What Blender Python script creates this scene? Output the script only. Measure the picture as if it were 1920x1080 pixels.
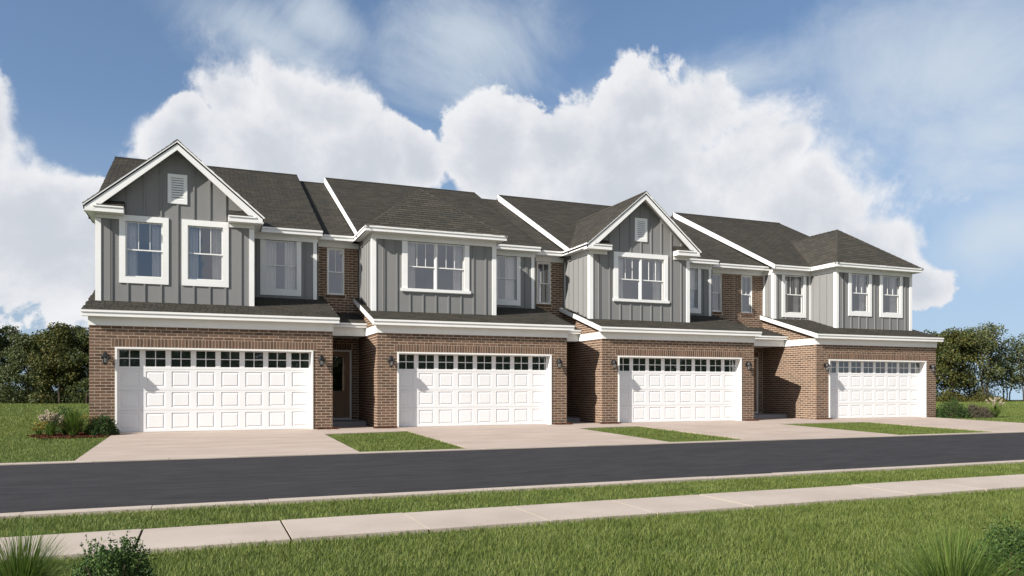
import bpy, math, random
import numpy as np
from mathutils import Vector, Matrix

# ------------------------------------------------------------------ scene, camera, sky, sun
S = bpy.context.scene
COL = S.collection
for o in list(bpy.data.objects): bpy.data.objects.remove(o)

CAM_F = 1443.0                                  # focal length in pixels of a 1920 px wide picture
YAW = math.atan2(CAM_F, 4550 - 960)
CAM = Vector((2.0537, -21.8676, 1.1771))
cd = bpy.data.cameras.new('camera'); cam = bpy.data.objects.new('camera', cd); COL.objects.link(cam)
cam.location = CAM
cam.rotation_euler = (math.pi/2, 0, -YAW)
cd.sensor_width = 36; cd.lens = 36*CAM_F/1920
cd.shift_y = (726-540)/1920
cd.clip_start = .05; cd.clip_end = 6000
S.camera = cam
S.render.resolution_x, S.render.resolution_y = 1024, 576

SUN_TRAVEL = Vector((2.65, 1.0, -1.88)).normalized()
SUN_EL = math.asin(-SUN_TRAVEL.z)
SUN_AZ = math.atan2(-SUN_TRAVEL.x, -SUN_TRAVEL.y)
sd = bpy.data.lights.new('sun', 'SUN'); sun = bpy.data.objects.new('sun', sd); COL.objects.link(sun)
sd.energy = 3.6; sd.angle = math.radians(.5); sd.color = (1, .945, .87)
sun.rotation_euler = SUN_TRAVEL.to_track_quat('-Z', 'Y').to_euler()
sun.location = (-20, -20, 30)

S.view_settings.view_transform = 'Standard'; S.view_settings.look = 'None'
S.view_settings.gamma = 1; S.view_settings.use_curve_mapping = False
S.view_settings.exposure = 1.15
SKY_STRENGTH = .066

W = bpy.data.worlds.new('World'); S.world = W; W.use_nodes = True
def build_world():
    nt = W.node_tree; N = nt.nodes; L = nt.links; N.clear()
    def n(t, **k):
        x = N.new(t)
        for a, b in k.items(): setattr(x, a, b)
        return x
    def setin(x, i, v):
        if hasattr(v, 'is_linked') or hasattr(v, 'links'): L.new(v, x.inputs[i])
        else: x.inputs[i].default_value = v
    def m(op, a, b=None, c=None, clamp=False):
        x = n('ShaderNodeMath', operation=op, use_clamp=clamp)
        setin(x, 0, a)
        if b is not None: setin(x, 1, b)
        if c is not None: setin(x, 2, c)
        return x.outputs[0]
    def vm(op, a, b=None):
        x = n('ShaderNodeVectorMath', operation=op); setin(x, 0, a)
        if b is not None: setin(x, 1, b)
        return x.outputs['Value'] if op == 'LENGTH' else x.outputs[0]
    def noise(vec, scale, detail, rough, dist=0):
        x = n('ShaderNodeTexNoise'); x.inputs['Scale'].default_value = scale
        x.inputs['Detail'].default_value = detail; x.inputs['Roughness'].default_value = rough
        x.inputs['Distortion'].default_value = dist
        L.new(vec, x.inputs['Vector']); return x.outputs[0]
    def smooth(v, a, b):
        x = n('ShaderNodeMapRange', interpolation_type='SMOOTHSTEP'); setin(x, 0, v)
        x.inputs[1].default_value = a; x.inputs[2].default_value = b; return x.outputs[0]
    def mix(f, a, b):
        x = n('ShaderNodeMix', data_type='RGBA'); setin(x, 0, f)
        for i, v in ((6, a), (7, b)):
            if isinstance(v, tuple): x.inputs[i].default_value = (*v, 1)
            else: L.new(v, x.inputs[i])
        return x.outputs[2]
    tc = n('ShaderNodeTexCoord'); sep = n('ShaderNodeSeparateXYZ'); L.new(tc.outputs['Generated'], sep.inputs[0])
    zc = m('MAXIMUM', sep.outputs[2], .012)
    comb = n('ShaderNodeCombineXYZ'); L.new(sep.outputs[0], comb.inputs[0]); L.new(sep.outputs[1], comb.inputs[1]); L.new(zc, comb.inputs[2])
    sky = n('ShaderNodeTexSky', sky_type='NISHITA'); sky.sun_disc = False
    sky.sun_elevation = SUN_EL; sky.sun_rotation = SUN_AZ
    sky.altitude = 0; sky.air_density = 1.0; sky.dust_density = .6; sky.ozone_density = 2.2
    lift = n('ShaderNodeCombineXYZ'); L.new(sep.outputs[0], lift.inputs[0]); L.new(sep.outputs[1], lift.inputs[1]); L.new(m('MULTIPLY_ADD', zc, .8, .13), lift.inputs[2])
    L.new(vm('NORMALIZE', lift.outputs[0]), sky.inputs[0])
    D = comb.outputs[0]
    az = m('ARCTAN2', sep.outputs[0], sep.outputs[1]); el = m('ARCSINE', zc)
    ae = n('ShaderNodeCombineXYZ'); L.new(az, ae.inputs[0]); L.new(el, ae.inputs[1])
    # billow: bend the coordinates with noise before measuring distance to the cloud cores
    w1 = n('ShaderNodeTexNoise'); w1.inputs['Scale'].default_value = 5.5; w1.inputs['Detail'].default_value = 3; L.new(D, w1.inputs['Vector'])
    off = vm('MULTIPLY', vm('SUBTRACT', w1.outputs['Color'], (.5, .5, .5)), (.10, .10, 0))
    P = vm('ADD', ae.outputs[0], off)
    def deg(px, py):
        a = math.atan((px-960)/CAM_F); return YAW+a, math.atan((726-py)/CAM_F*math.cos(a))
    def blobs(lst, pos):
        f = None
        for (px, py, rx, ry) in lst:
            if isinstance(px, str): a0, e0 = map(math.radians, (float(px), py)); kx, ky = math.radians(rx), math.radians(ry)
            else:
                a0, e0 = deg(px, py); c = math.cos(a0-YAW); kx, ky = rx/CAM_F*c*c, ry/CAM_F*c
            d = vm('LENGTH', vm('MULTIPLY', vm('SUBTRACT', pos, (a0, e0, 0)), (1/kx, 1/ky, 0)))
            v = m('SUBTRACT', 1, d)
            f = v if f is None else m('SMOOTH_MAX', f, v, .18)
        return f
    cumulus = [  # px, py, half-width, half-height in the photograph's scale
        (-60, 330, 130, 190), (50, 420, 160, 120), (-15, 250, 65, 85), (170, 440, 110, 60),
        (480, 300, 210, 140), (590, 195, 130, 85), (430, 195, 85, 60), (650, 310, 130, 130), (335, 270, 95, 80), (345, 215, 55, 45), (600, 420, 260, 110),
        (930, 280, 100, 95), (1210, 280, 190, 130), (1310, 220, 110, 85), (1190, 195, 75, 60), (1400, 320, 160, 130),
        (1480, 400, 190, 120), (1050, 265, 110, 75), (1620, 480, 130, 80), (1200, 420, 380, 140), (1500, 265, 55, 42), (1700, 535, 90, 45), (1560, 330, 60, 60),
        (900, 430, 300, 80), (250, 490, 230, 110), (90, 470, 200, 90), (760, 300, 60, 60), (1690, 510, 90, 55)]
    rest = [('88', 12, 26, 13), ('105', 22, 14, 9), ('128', 10, 24, 11), ('150', 20, 22, 13), ('178', 11, 24, 13), ('-160', 20, 20, 12), ('-135', 10, 22, 11), ('-105', 18, 24, 14), ('-72', 11, 20, 12), ('-45', 16, 18, 11), ('-28', 8, 14, 8)]  # unseen clouds around the rest of the sky, enlarged to raise ambient fill
    fb = noise(D, 7, 10, .64, .3)
    fine = noise(D, 34, 5, .66)
    def billow(vec):
        x = n('ShaderNodeTexVoronoi', feature='F1', normalize=True); x.inputs['Scale'].default_value = 10; x.inputs['Detail'].default_value = 3
        x.inputs['Roughness'].default_value = .56; x.inputs['Lacunarity'].default_value = 2.2; L.new(vec, x.inputs['Vector']); return x.outputs['Distance']
    wv = n('ShaderNodeTexNoise'); wv.inputs['Scale'].default_value = 14; wv.inputs['Detail'].default_value = 4; L.new(D, wv.inputs['Vector'])
    DW = vm('ADD', D, vm('MULTIPLY', vm('SUBTRACT', wv.outputs['Color'], (.5, .5, .5)), (.05, .05, .05)))
    vor = billow(DW); fb2 = noise(vm('ADD', D, tuple(-SUN_TRAVEL*.016)), 7, 7, .64, .3)
    dens = m('ADD', blobs(cumulus+rest, P), m('MULTIPLY', m('SUBTRACT', .36, vor), .95))
    dens = m('ADD', dens, m('MULTIPLY', m('SUBTRACT', fb, .5), 2.0))
    dens = m('ADD', dens, m('MULTIPLY', m('SUBTRACT', fine, .5), .45))
    edge = m('MULTIPLY_ADD', smooth(noise(D, 5, 3, .5), .40, .66), .55, .12)      # crisp heads, frayed flanks
    alpha = m('DIVIDE', m('ADD', dens, .10), edge, clamp=True); alpha = smooth(alpha, 0, 1)
    # thin high veils
    veil_c = [(1750, 130, 330, 170), (1850, 250, 230, 160), (900, 80, 190, 130), (500, 60, 160, 60), (1880, 430, 160, 90), (600, 25, 90, 45), (1330, 150, 300, 60)]
    vrest = [('140', 40, 40, 14), ('-140', 38, 40, 14), ('-70', 40, 36, 14), ('20', 55, 50, 14)]
    vn = noise(vm('MULTIPLY', D, (1, 1, 1.5)), 4.6, 8, .64, .7)
    vd = m('ADD', blobs(veil_c+vrest, P), m('MULTIPLY', m('SUBTRACT', vn, .5), 2.3))
    va = m('MULTIPLY', smooth(vd, -.35, 1.2), .74)
    # hazy brightening low over the horizon and soft cloud shading
    shade = m('ADD', m('MULTIPLY', noise(D, 5, 5, .55, .3), 1.0), m('MULTIPLY', smooth(dens, .0, 1.1), -.42))
    shade = m('ADD', shade, m('MULTIPLY', m('SUBTRACT', fb, fb2), 1.2))
    shade = m('ADD', shade, m('MULTIPLY', m('SUBTRACT', .35, vor), .35))
    cc = mix(smooth(shade, .02, .68), (4.2, 4.45, 4.9), (6.05, 6.1, 6.25))
    skyc = n('ShaderNodeHueSaturation'); skyc.inputs['Saturation'].default_value = SKY_SAT; skyc.inputs['Value'].default_value = SKY_VAL
    L.new(sky.outputs[0], skyc.inputs['Color'])
    hz = m('MULTIPLY', smooth(m('MULTIPLY', el, -1), -.34, -.02), .62)
    c0 = mix(hz, skyc.outputs[0], (3.1, 3.75, 4.5))
    c1 = mix(va, c0, (4.7, 5.2, 5.65))
    c2 = mix(alpha, c1, cc)
    bg = n('ShaderNodeBackground'); bg.inputs[1].default_value = SKY_STRENGTH
    L.new(c2, bg.inputs[0])
    out = n('ShaderNodeOutputWorld'); L.new(bg.outputs[0], out.inputs[0])
SKY_SAT, SKY_VAL = 1.0, .98
build_world()
W.cycles.sampling_method = 'MANUAL'; W.cycles.sample_map_resolution = 512

# ------------------------------------------------------------------ materials
def material(name, color=(.5, .5, .5), rough=.7, spec=.4, var=None, var_scale=4, var2=None, bump=0, bump_scale=60, rnd=None, metallic=0, coords='Object', stretch=None):
    """Principled surface; var = second colour mixed by a soft noise; rnd = ramp of colours chosen per piece."""
    m = bpy.data.materials.new(name); m.use_nodes = True
    nt = m.node_tree; N, L = nt.nodes, nt.links; b = N['Principled BSDF']
    b.inputs['Roughness'].default_value = rough; b.inputs['Specular IOR Level'].default_value = spec
    b.inputs['Metallic'].default_value = metallic
    b.inputs['Base Color'].default_value = (*color, 1)
    geo = N.new('ShaderNodeNewGeometry')
    pos = geo.outputs['Position']
    if stretch:
        mp = N.new('ShaderNodeMapping'); mp.inputs['Scale'].default_value = stretch; L.new(pos, mp.inputs[0]); pos = mp.outputs[0]
    src = None
    if rnd:
        oi = N.new('ShaderNodeObjectInfo')
        ad = N.new('ShaderNodeMath'); ad.operation = 'ADD'; L.new(oi.outputs['Random'], ad.inputs[0]); L.new(geo.outputs['Random Per Island'], ad.inputs[1])
        fr = N.new('ShaderNodeMath'); fr.operation = 'FRACT'; L.new(ad.outputs[0], fr.inputs[0])
        cr = N.new('ShaderNodeValToRGB'); cr.color_ramp.interpolation = 'LINEAR'
        el = cr.color_ramp.elements
        cr.color_ramp.interpolation = 'CONSTANT'
        el[0].position = 0; el[0].color = (*rnd[0], 1); el[1].position = 1-1/len(rnd); el[1].color = (*rnd[-1], 1)
        for i, c in list(enumerate(rnd))[1:-1]: el.new(i/len(rnd)).color = (*c, 1)
        L.new(fr.outputs[0], cr.inputs[0]); src = cr.outputs[0]
    if var:
        nz = N.new('ShaderNodeTexNoise'); nz.inputs['Scale'].default_value = var_scale; nz.inputs['Detail'].default_value = 6; nz.inputs['Roughness'].default_value = .65
        L.new(pos, nz.inputs['Vector'])
        mr = N.new('ShaderNodeMapRange'); mr.inputs[1].default_value = .3; mr.inputs[2].default_value = .7; L.new(nz.outputs[0], mr.inputs[0])
        mx = N.new('ShaderNodeMix'); mx.data_type = 'RGBA'; L.new(mr.outputs[0], mx.inputs[0])
        if rnd:
            mx.blend_type = 'MULTIPLY'; L.new(src, mx.inputs[6]); mx.inputs[7].default_value = (*var, 1)
        else:
            mx.inputs[6].default_value = (*color, 1); mx.inputs[7].default_value = (*var, 1)
        src = mx.outputs[2]
    if src: L.new(src, b.inputs['Base Color'])
    if bump:
        nb = N.new('ShaderNodeTexNoise'); nb.inputs['Scale'].default_value = bump_scale; nb.inputs['Detail'].default_value = 5; L.new(pos, nb.inputs['Vector'])
        bp = N.new('ShaderNodeBump'); bp.inputs['Strength'].default_value = bump; bp.inputs['Distance'].default_value = .01
        L.new(nb.outputs[0], bp.inputs['Height']); L.new(bp.outputs[0], b.inputs['Normal'])
    return m

def leaf_material(name, ramp, trans=.25, rough=.6):
    m = material(name, rnd=ramp, rough=rough, spec=.25, var=(.58, .64, .46), var_scale=2.0 if 'grass' in name else 1.1)
    nt = m.node_tree; N, L = nt.nodes, nt.links; b = N['Principled BSDF']
    t = N.new('ShaderNodeBsdfTranslucent'); mx = N.new('ShaderNodeMixShader'); mx.inputs[0].default_value = trans
    col = b.inputs['Base Color'].links[0].from_socket
    L.new(col, t.inputs[0]); L.new(b.outputs[0], mx.inputs[1]); L.new(t.outputs[0], mx.inputs[2])
    L.new(mx.outputs[0], N['Material Output'].inputs[0])
    return m

def glass_material(name, refl, tint):
    m = bpy.data.materials.new(name); m.use_nodes = True
    nt = m.node_tree; N, L = nt.nodes, nt.links; N.clear()
    t = N.new('ShaderNodeBsdfTransparent'); t.inputs[0].default_value = (*tint, 1)
    g = N.new('ShaderNodeBsdfGlossy'); g.inputs['Roughness'].default_value = .015; g.inputs[0].default_value = (.92, .95, 1, 1)
    lw = N.new('ShaderNodeLayerWeight'); lw.inputs[0].default_value = .35
    mr = N.new('ShaderNodeMapRange'); mr.inputs[3].default_value = refl; mr.inputs[4].default_value = .95; L.new(lw.outputs['Fresnel'], mr.inputs[0])
    nz = N.new('ShaderNodeTexNoise'); nz.inputs['Scale'].default_value = 2.2; geo = N.new('ShaderNodeNewGeometry'); L.new(geo.outputs['Position'], nz.inputs['Vector'])
    bp = N.new('ShaderNodeBump'); bp.inputs['Strength'].default_value = .05; bp.inputs['Distance'].default_value = .02; L.new(nz.outputs[0], bp.inputs['Height']); L.new(bp.outputs[0], g.inputs['Normal'])
    mx = N.new('ShaderNodeMixShader'); L.new(mr.outputs[0], mx.inputs[0]); L.new(t.outputs[0], mx.inputs[1]); L.new(g.outputs[0], mx.inputs[2])
    o = N.new('ShaderNodeOutputMaterial'); L.new(mx.outputs[0], o.inputs[0])
    return m

M = {}
M['brick'] = material('brick', rnd=[(0.121, 0.074, 0.052), (0.178, 0.109, 0.074), (0.144, 0.087, 0.060), (0.196, 0.120, 0.082), (0.129, 0.085, 0.061), (0.183, 0.115, 0.080), (0.160, 0.096, 0.065)], rough=.9, spec=.2, var=(.72, .70, .68), var_scale=38, bump=.5, bump_scale=140)
M['mortar'] = material('mortar', (.53, .435, .335), .95, .1, var=(.45, .37, .285), var_scale=9, bump=.3, bump_scale=200)
M['white'] = material('white_paint', (.82, .82, .80), .5, .35, var=(.76, .76, .735), var_scale=1.6)
M['door_white'] = material('white_steel', (.79, .79, .79), .45, .35, var=(.745, .745, .745), var_scale=1.2, bump=.06, bump_scale=300, stretch=(1, 1, .15))
M['siding'] = material('grey_siding', (.232, .232, .226), .75, .25, var=(.205, .205, .20), var_scale=1.7, bump=.1, bump_scale=90, stretch=(1, 1, .12))
M['shingle'] = material('asphalt_shingle', rnd=[(0.053, 0.049, 0.040), (0.069, 0.063, 0.051), (0.059, 0.054, 0.044), (0.078, 0.070, 0.056), (0.063, 0.058, 0.048), (0.056, 0.053, 0.046), (0.072, 0.064, 0.050)], rough=.92, spec=.2, var=(.66, .66, .66), var_scale=60, bump=.5, bump_scale=260)
M['roof_deck'] = material('roof_underlay', (.03, .028, .025), .95, .1, var=(.022, .021, .02))
M['asphalt'] = material('asphalt', (.025, .0243, .0265), .95, .12, var=(.047, .0455, .048), var_scale=4.5, bump=.9, bump_scale=70, stretch=(.35, 1.6, 1))
M['concrete'] = material('concrete', (.325, .262, .219), .9, .2, var=(.42, .348, .298), var_scale=1.4, bump=.25, bump_scale=90, stretch=(.45, 1.3, 1))
M['walk'] = material('walk_concrete', (.43, .37, .316), .9, .2, var=(.35, .296, .25), var_scale=1.1, bump=.25, bump_scale=90)
M['stoop'] = material('stoop_concrete', (.30, .29, .29), .9, .2, var=(.25, .245, .25), var_scale=3, bump=.2)
M['joint'] = material('joint_soil', (.025, .02, .016), .95, .05)
M['lawn'] = material('lawn_soil', (.064, .092, .028), .95, .05, var=(.05, .075, .023), var_scale=.55, bump=.6, bump_scale=35)
M['mulch'] = material('mulch', rnd=[(.10, .035, .018), (.15, .055, .028), (.07, .028, .018), (.12, .05, .03)], rough=.95, spec=.1, var=(.7, .7, .7), var_scale=40)
M['black'] = material('black_metal', (.007, .007, .008), .5, .4)
M['brown'] = material('brown_door', (.26, .165, .10), .55, .35, var=(.215, .135, .082), var_scale=3, stretch=(6, 6, .4))
M['room'] = material('room_paint', (.30, .28, .26), .9, .1)
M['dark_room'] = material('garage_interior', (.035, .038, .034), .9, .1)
M['curtain'] = material('curtain_cloth', (.86, .80, .74), .9, .1)
M['blind'] = material('blind_slat', (.16, .09, .07), .7, .2)
M['glass'] = glass_material('window_glass', .155, (.92, .94, .96))
M['garage_glass'] = glass_material('garage_glass', .075, (.25, .29, .26))
M['lamp_glass'] = glass_material('lantern_glass', .05, (.95, .96, .97))
M['bulb'] = material('lamp_bulb', (.8, .8, .78), .3, .5)
M['bark'] = material('bark', (.07, .052, .038), .95, .1, var=(.04, .03, .024), var_scale=6, bump=.6, bump_scale=30)
M['leaf_dark'] = leaf_material('leaf_dark_green', [(0.043, 0.064, 0.023), (0.087, 0.113, 0.038), (0.061, 0.084, 0.032), (0.123, 0.142, 0.049), (0.070, 0.090, 0.029)])
M['leaf_olive'] = leaf_material('leaf_olive', [(0.080, 0.081, 0.023), (0.152, 0.138, 0.038), (0.102, 0.104, 0.029), (0.181, 0.152, 0.043), (0.067, 0.075, 0.025)])
M['leaf_pale'] = leaf_material('leaf_pale_green', [(0.087, 0.109, 0.049), (0.174, 0.196, 0.094), (0.123, 0.145, 0.064), (0.217, 0.232, 0.123), (0.080, 0.102, 0.043)], trans=.35)
M['shrub'] = leaf_material('shrub_leaf', [(0.029, 0.058, 0.016), (0.058, 0.107, 0.026), (0.042, 0.078, 0.021), (0.085, 0.143, 0.036), (0.036, 0.065, 0.018)], trans=.2)
M['shrub_fore'] = leaf_material('box_leaf', [(0.040, 0.078, 0.022), (0.078, 0.139, 0.034), (0.056, 0.102, 0.028), (0.116, 0.186, 0.050), (0.046, 0.085, 0.025)], trans=.22)
M['grass'] = leaf_material('grass_blade', [(0.131, 0.177, 0.042), (0.208, 0.253, 0.059), (0.157, 0.211, 0.051), (0.287, 0.302, 0.106), (0.140, 0.186, 0.057), (0.193, 0.235, 0.052)], trans=.3)
M['reed'] = leaf_material('ornamental_grass', [(0.094, 0.156, 0.027), (0.150, 0.225, 0.044), (0.112, 0.181, 0.035), (0.213, 0.256, 0.075), (0.075, 0.138, 0.025)], trans=.35)
M['plume'] = leaf_material('grass_plume', [(.60, .52, .40), (.70, .62, .50), (.52, .44, .33)], trans=.35)
M['flower'] = leaf_material('yellow_flower', [(.34, .24, .05), (.42, .31, .09), (.30, .20, .05)], trans=.3)
M['heather'] = leaf_material('heather_leaf', [(.10, .075, .07), (.14, .10, .085), (.07, .075, .04), (.12, .09, .075)], trans=.2)
M['sapwood'] = material('twig', (.09, .07, .045), .9, .1)

# ------------------------------------------------------------------ mesh helpers
class MB:
    def __init__(self): self.v = []; self.f = []; self.smooth = False
    def poly(self, pts):
        i = len(self.v); self.v += [tuple(p) for p in pts]; self.f.append(tuple(range(i, i+len(pts)))); return self
    def box(self, x0, x1, y0, y1, z0, z1):
        i = len(self.v)
        self.v += [(x0, y0, z0), (x1, y0, z0), (x1, y1, z0), (x0, y1, z0), (x0, y0, z1), (x1, y0, z1), (x1, y1, z1), (x0, y1, z1)]
        self.f += [tuple(i+k for k in q) for q in ((0, 3, 2, 1), (4, 5, 6, 7), (0, 1, 5, 4), (1, 2, 6, 5), (2, 3, 7, 6), (3, 0, 4, 7))]
        return self
    def prism(self, pts, vec):
        n = len(pts); i = len(self.v); vec = Vector(vec)
        self.v += [tuple(p) for p in pts] + [tuple(Vector(p)+vec) for p in pts]
        self.f.append(tuple(range(i+n-1, i-1, -1))); self.f.append(tuple(range(i+n, i+2*n)))
        for k in range(n): self.f.append((i+k, i+(k+1) % n, i+n+(k+1) % n, i+n+k))
        return self
    def lathe(self, prof, n, cx, cy, rot=0.0, sy=1.0):
        i = len(self.v)
        for r, z in prof:
            for k in range(n):
                a = rot+2*math.pi*k/n; self.v.append((cx+r*math.cos(a), cy+sy*r*math.sin(a), z))
        for j in range(len(prof)-1):
            for k in range(n):
                self.f.append((i+j*n+k, i+j*n+(k+1) % n, i+(j+1)*n+(k+1) % n, i+(j+1)*n+k))
        self.f.append(tuple(i+k for k in range(n-1, -1, -1))); self.f.append(tuple(i+(len(prof)-1)*n+k for k in range(n)))
        return self
    def tube(self, pts, radii, n=6):
        i = len(self.v); pts = [Vector(p) for p in pts]
        for j, p in enumerate(pts):
            d = (pts[min(j+1, len(pts)-1)]-pts[max(j-1, 0)]).normalized()
            a = d.cross(Vector((0, 0, 1)) if abs(d.z) < .9 else Vector((1, 0, 0))).normalized(); b = d.cross(a)
            for k in range(n):
                t = 2*math.pi*k/n; q = p+(a*math.cos(t)+b*math.sin(t))*radii[j]; self.v.append(tuple(q))
        for j in range(len(pts)-1):
            for k in range(n): self.f.append((i+j*n+k, i+j*n+(k+1) % n, i+(j+1)*n+(k+1) % n, i+(j+1)*n+k))
        self.f.append(tuple(i+(len(pts)-1)*n+k for k in range(n)))
        return self
    def mesh(self, name, mat):
        me = bpy.data.meshes.new(name); me.from_pydata(self.v, [], self.f); me.materials.append(M[mat])
        if self.smooth: me.polygons.foreach_set('use_smooth', [True]*len(me.polygons))
        me.update(); return me
    def build(self, name, mat, parent=None, loc=(0, 0, 0)):
        return place(name, self.mesh(name, mat), parent, loc)

def place(name, me, parent=None, loc=(0, 0, 0), rot=None):
    o = bpy.data.objects.new(name, me); o.location = loc
    if rot: o.rotation_euler = rot
    if parent: o.parent = parent
    COL.objects.link(o); return o
def tag(o, label=None, cat=None, group=None, kind=None):
    if label: o['label'] = label
    if cat: o['category'] = cat
    if group: o['group'] = group
    if kind: o['kind'] = kind
    return o
def empty(name, loc): 
    o = bpy.data.objects.new(name, None); o.location = loc; o.empty_display_size = .2; COL.objects.link(o); return o
def fast_mesh(name, V, F, mat, smooth=False):
    """V (n,3) float array, F (m,k) int array with k = 3 or 4."""
    me = bpy.data.meshes.new(name); V = np.asarray(V, np.float32); F = np.asarray(F, np.int32); k = F.shape[1]
    me.vertices.add(len(V)); me.vertices.foreach_set('co', V.ravel())
    me.loops.add(F.size); me.loops.foreach_set('vertex_index', F.ravel())
    me.polygons.add(len(F)); me.polygons.foreach_set('loop_start', np.arange(0, F.size, k, dtype=np.int32))
    me.polygons.foreach_set('loop_total', np.full(len(F), k, np.int32))
    if smooth: me.polygons.foreach_set('use_smooth', np.ones(len(F), bool))
    me.materials.append(M[mat]); me.update(calc_edges=True); return me

def holed_wall(mb, x0, x1, z0, z1, y, holes, depth=.16):
    """a wall sheet facing -y with openings and their reveals"""
    xs = sorted({x0, x1, *[h[0] for h in holes], *[h[1] for h in holes]}); zs = sorted({z0, z1, *[h[2] for h in holes], *[h[3] for h in holes]})
    for a, b in zip(xs, xs[1:]):
        for c, d in zip(zs, zs[1:]):
            mx, mz = (a+b)/2, (c+d)/2
            if any(h[0] < mx < h[1] and h[2] < mz < h[3] for h in holes): continue
            mb.poly([(a, y, c), (b, y, c), (b, y, d), (a, y, d)])
    for a, b, c, d in holes:
        e = y+depth
        mb.poly([(a, y, c), (a, y, d), (a, e, d), (a, e, c)]); mb.poly([(b, y, d), (b, y, c), (b, e, c), (b, e, d)])
        mb.poly([(a, y, d), (b, y, d), (b, e, d), (a, e, d)]); mb.poly([(b, y, c), (a, y, c), (a, e, c), (b, e, c)])
    return mb

# --- bricks
CH, BL, JT = 2.735/35, .254, .0175
def bond(u0, u1, v0, v1, holes=(), anchor=None, top=None, k0=None):
    """running bond: rectangles (ua, ub, va, vb) that fill u0..u1 x v0..v1 outside the holes"""
    out = []; anchor = u0 if anchor is None else anchor
    k = int(math.floor(v0/CH+.5)) if k0 is None else k0
    while (k+1)*CH <= v1+CH*.35:
        va, vb = max(k*CH, v0)+JT/2, min((k+1)*CH, v1)-JT/2
        mid = (va+vb)/2; free = [(u0, u1)]
        for (a, b, c, d) in holes:
            if c < mid < d: free = [q for s in free for q in ((s[0], min(s[1], a)), (max(s[0], b), s[1])) if q[1]-q[0] > .02]
        for s in free:
            st = anchor+(BL/2 if k % 2 else 0); st -= math.ceil((st-s[0])/BL+1)*BL
            while st < s[1]:
                a, b = max(st, s[0])+JT/2, min(st+BL, s[1])-JT/2
                if b-a > .025 and (top is None or vb <= top((a+b)/2)): out.append((a, b, va, vb))
                st += BL
        k += 1
    return out
_bm = {}
def brick_mesh(w, h, d0=-.004, d1=.012):
    key = (round(w*200), round(h*500), d0)
    if key not in _bm: _bm[key] = MB().box(-key[0]/400, key[0]/400, d0, d1, -key[1]/1000, key[1]/1000).mesh('brick', 'brick')
    return _bm[key]
# --- shingles
def clip(poly, cut):
    for i in range(len(cut)):
        a, b = cut[i], cut[(i+1) % len(cut)]; res = []
        def side(p): return (b[0]-a[0])*(p[1]-a[1])-(b[1]-a[1])*(p[0]-a[0])
        for j in range(len(poly)):
            p, q = poly[j], poly[(j+1) % len(poly)]; sp, sq = side(p), side(q)
            if sp >= 0: res.append(p)
            if (sp >= 0) != (sq >= 0):
                t = sp/(sp-sq); res.append((p[0]+(q[0]-p[0])*t, p[1]+(q[1]-p[1])*t))
        poly = res
        if len(poly) < 3: return []
    return poly
def tab_solid(mb, q, O, U, V, Nn, va, expo, lo=.015, hi=.004):
    def P(u, v, h): return O+U*u+V*v+Nn*h
    def hh(v): return lo+(hi-lo)*(v-va)/expo
    i = len(mb.v); n = len(q)
    mb.v += [tuple(P(u, v, hh(v))) for u, v in q]+[tuple(P(u, v, -.004)) for u, v in q]
    mb.f.append(tuple(range(i, i+n)))
    for k in range(n): mb.f.append((i+(k+1) % n, i+k, i+n+k, i+n+(k+1) % n))
def shingle_tabs(poly, expo=.143, tab=.305, rng=None, skip=None):
    us = [p[0] for p in poly]; vs = [p[1] for p in poly]; out = []
    r = 0; v = min(vs)
    while v < max(vs):
        st = min(us)-tab+(.5*tab if r % 2 else 0)+rng.uniform(-.03, .03)
        while st < max(us):
            g = .008; dv = rng.uniform(-.006, .006)
            q = clip([(st+g, v+dv), (st+tab-g, v+dv), (st+tab-g, v+expo), (st+g, v+expo)], poly)
            st += tab
            if len(q) < 3: continue
            ar = abs(sum(q[j][0]*q[(j+1) % len(q)][1]-q[(j+1) % len(q)][0]*q[j][1] for j in range(len(q))))/2
            if ar < .0015: continue
            c = (sum(p[0] for p in q)/len(q), sum(p[1] for p in q)/len(q))
            if skip and skip(*c): continue
            out.append((q, v))
        v += expo; r += 1
    return out
def plane_frame(O, E, up):
    """origin, along-eave direction and a direction up the slope -> orthonormal frame"""
    O = Vector(O); U = Vector(E).normalized(); V = Vector(up); V = (V-U*V.dot(U)).normalized(); return O, U, V, U.cross(V)
def add_field(mb, pts, rng, expo=.143, tab=.305):
    """shingle a planar polygon given as 3-D points, first edge = eave (left to right seen from outside)"""
    O, U, V, Nn = plane_frame(pts[0], Vector(pts[1])-Vector(pts[0]), Vector(pts[2])-Vector(pts[0]))
    uv = [((Vector(p)-O).dot(U), (Vector(p)-O).dot(V)) for p in pts]
    for q, va in shingle_tabs(uv, expo, tab, rng): tab_solid(mb, q, O, U, V, Nn, va, expo)

# ------------------------------------------------------------------ ground, road, pavement
def gz(y): return 0.0 if y > 0 else max(.0185*y, -.12)
def smoothstep(a, b, x): t = np.clip((x-a)/(b-a), 0, 1); return t*t*(3-2*t)
def crest(x, y):            # metres beyond the line of trees
    return (y-(44-.25*(x+9)))*.97
def ground_z(x, y, under=0.0):
    z = np.where(y > 0, 0.0, np.maximum(.0185*y, -.12))
    c = np.maximum(crest(x, y), 0); return z-np.where(c > 0, .0016*c*c/(1+.02*c), 0)-under

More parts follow.
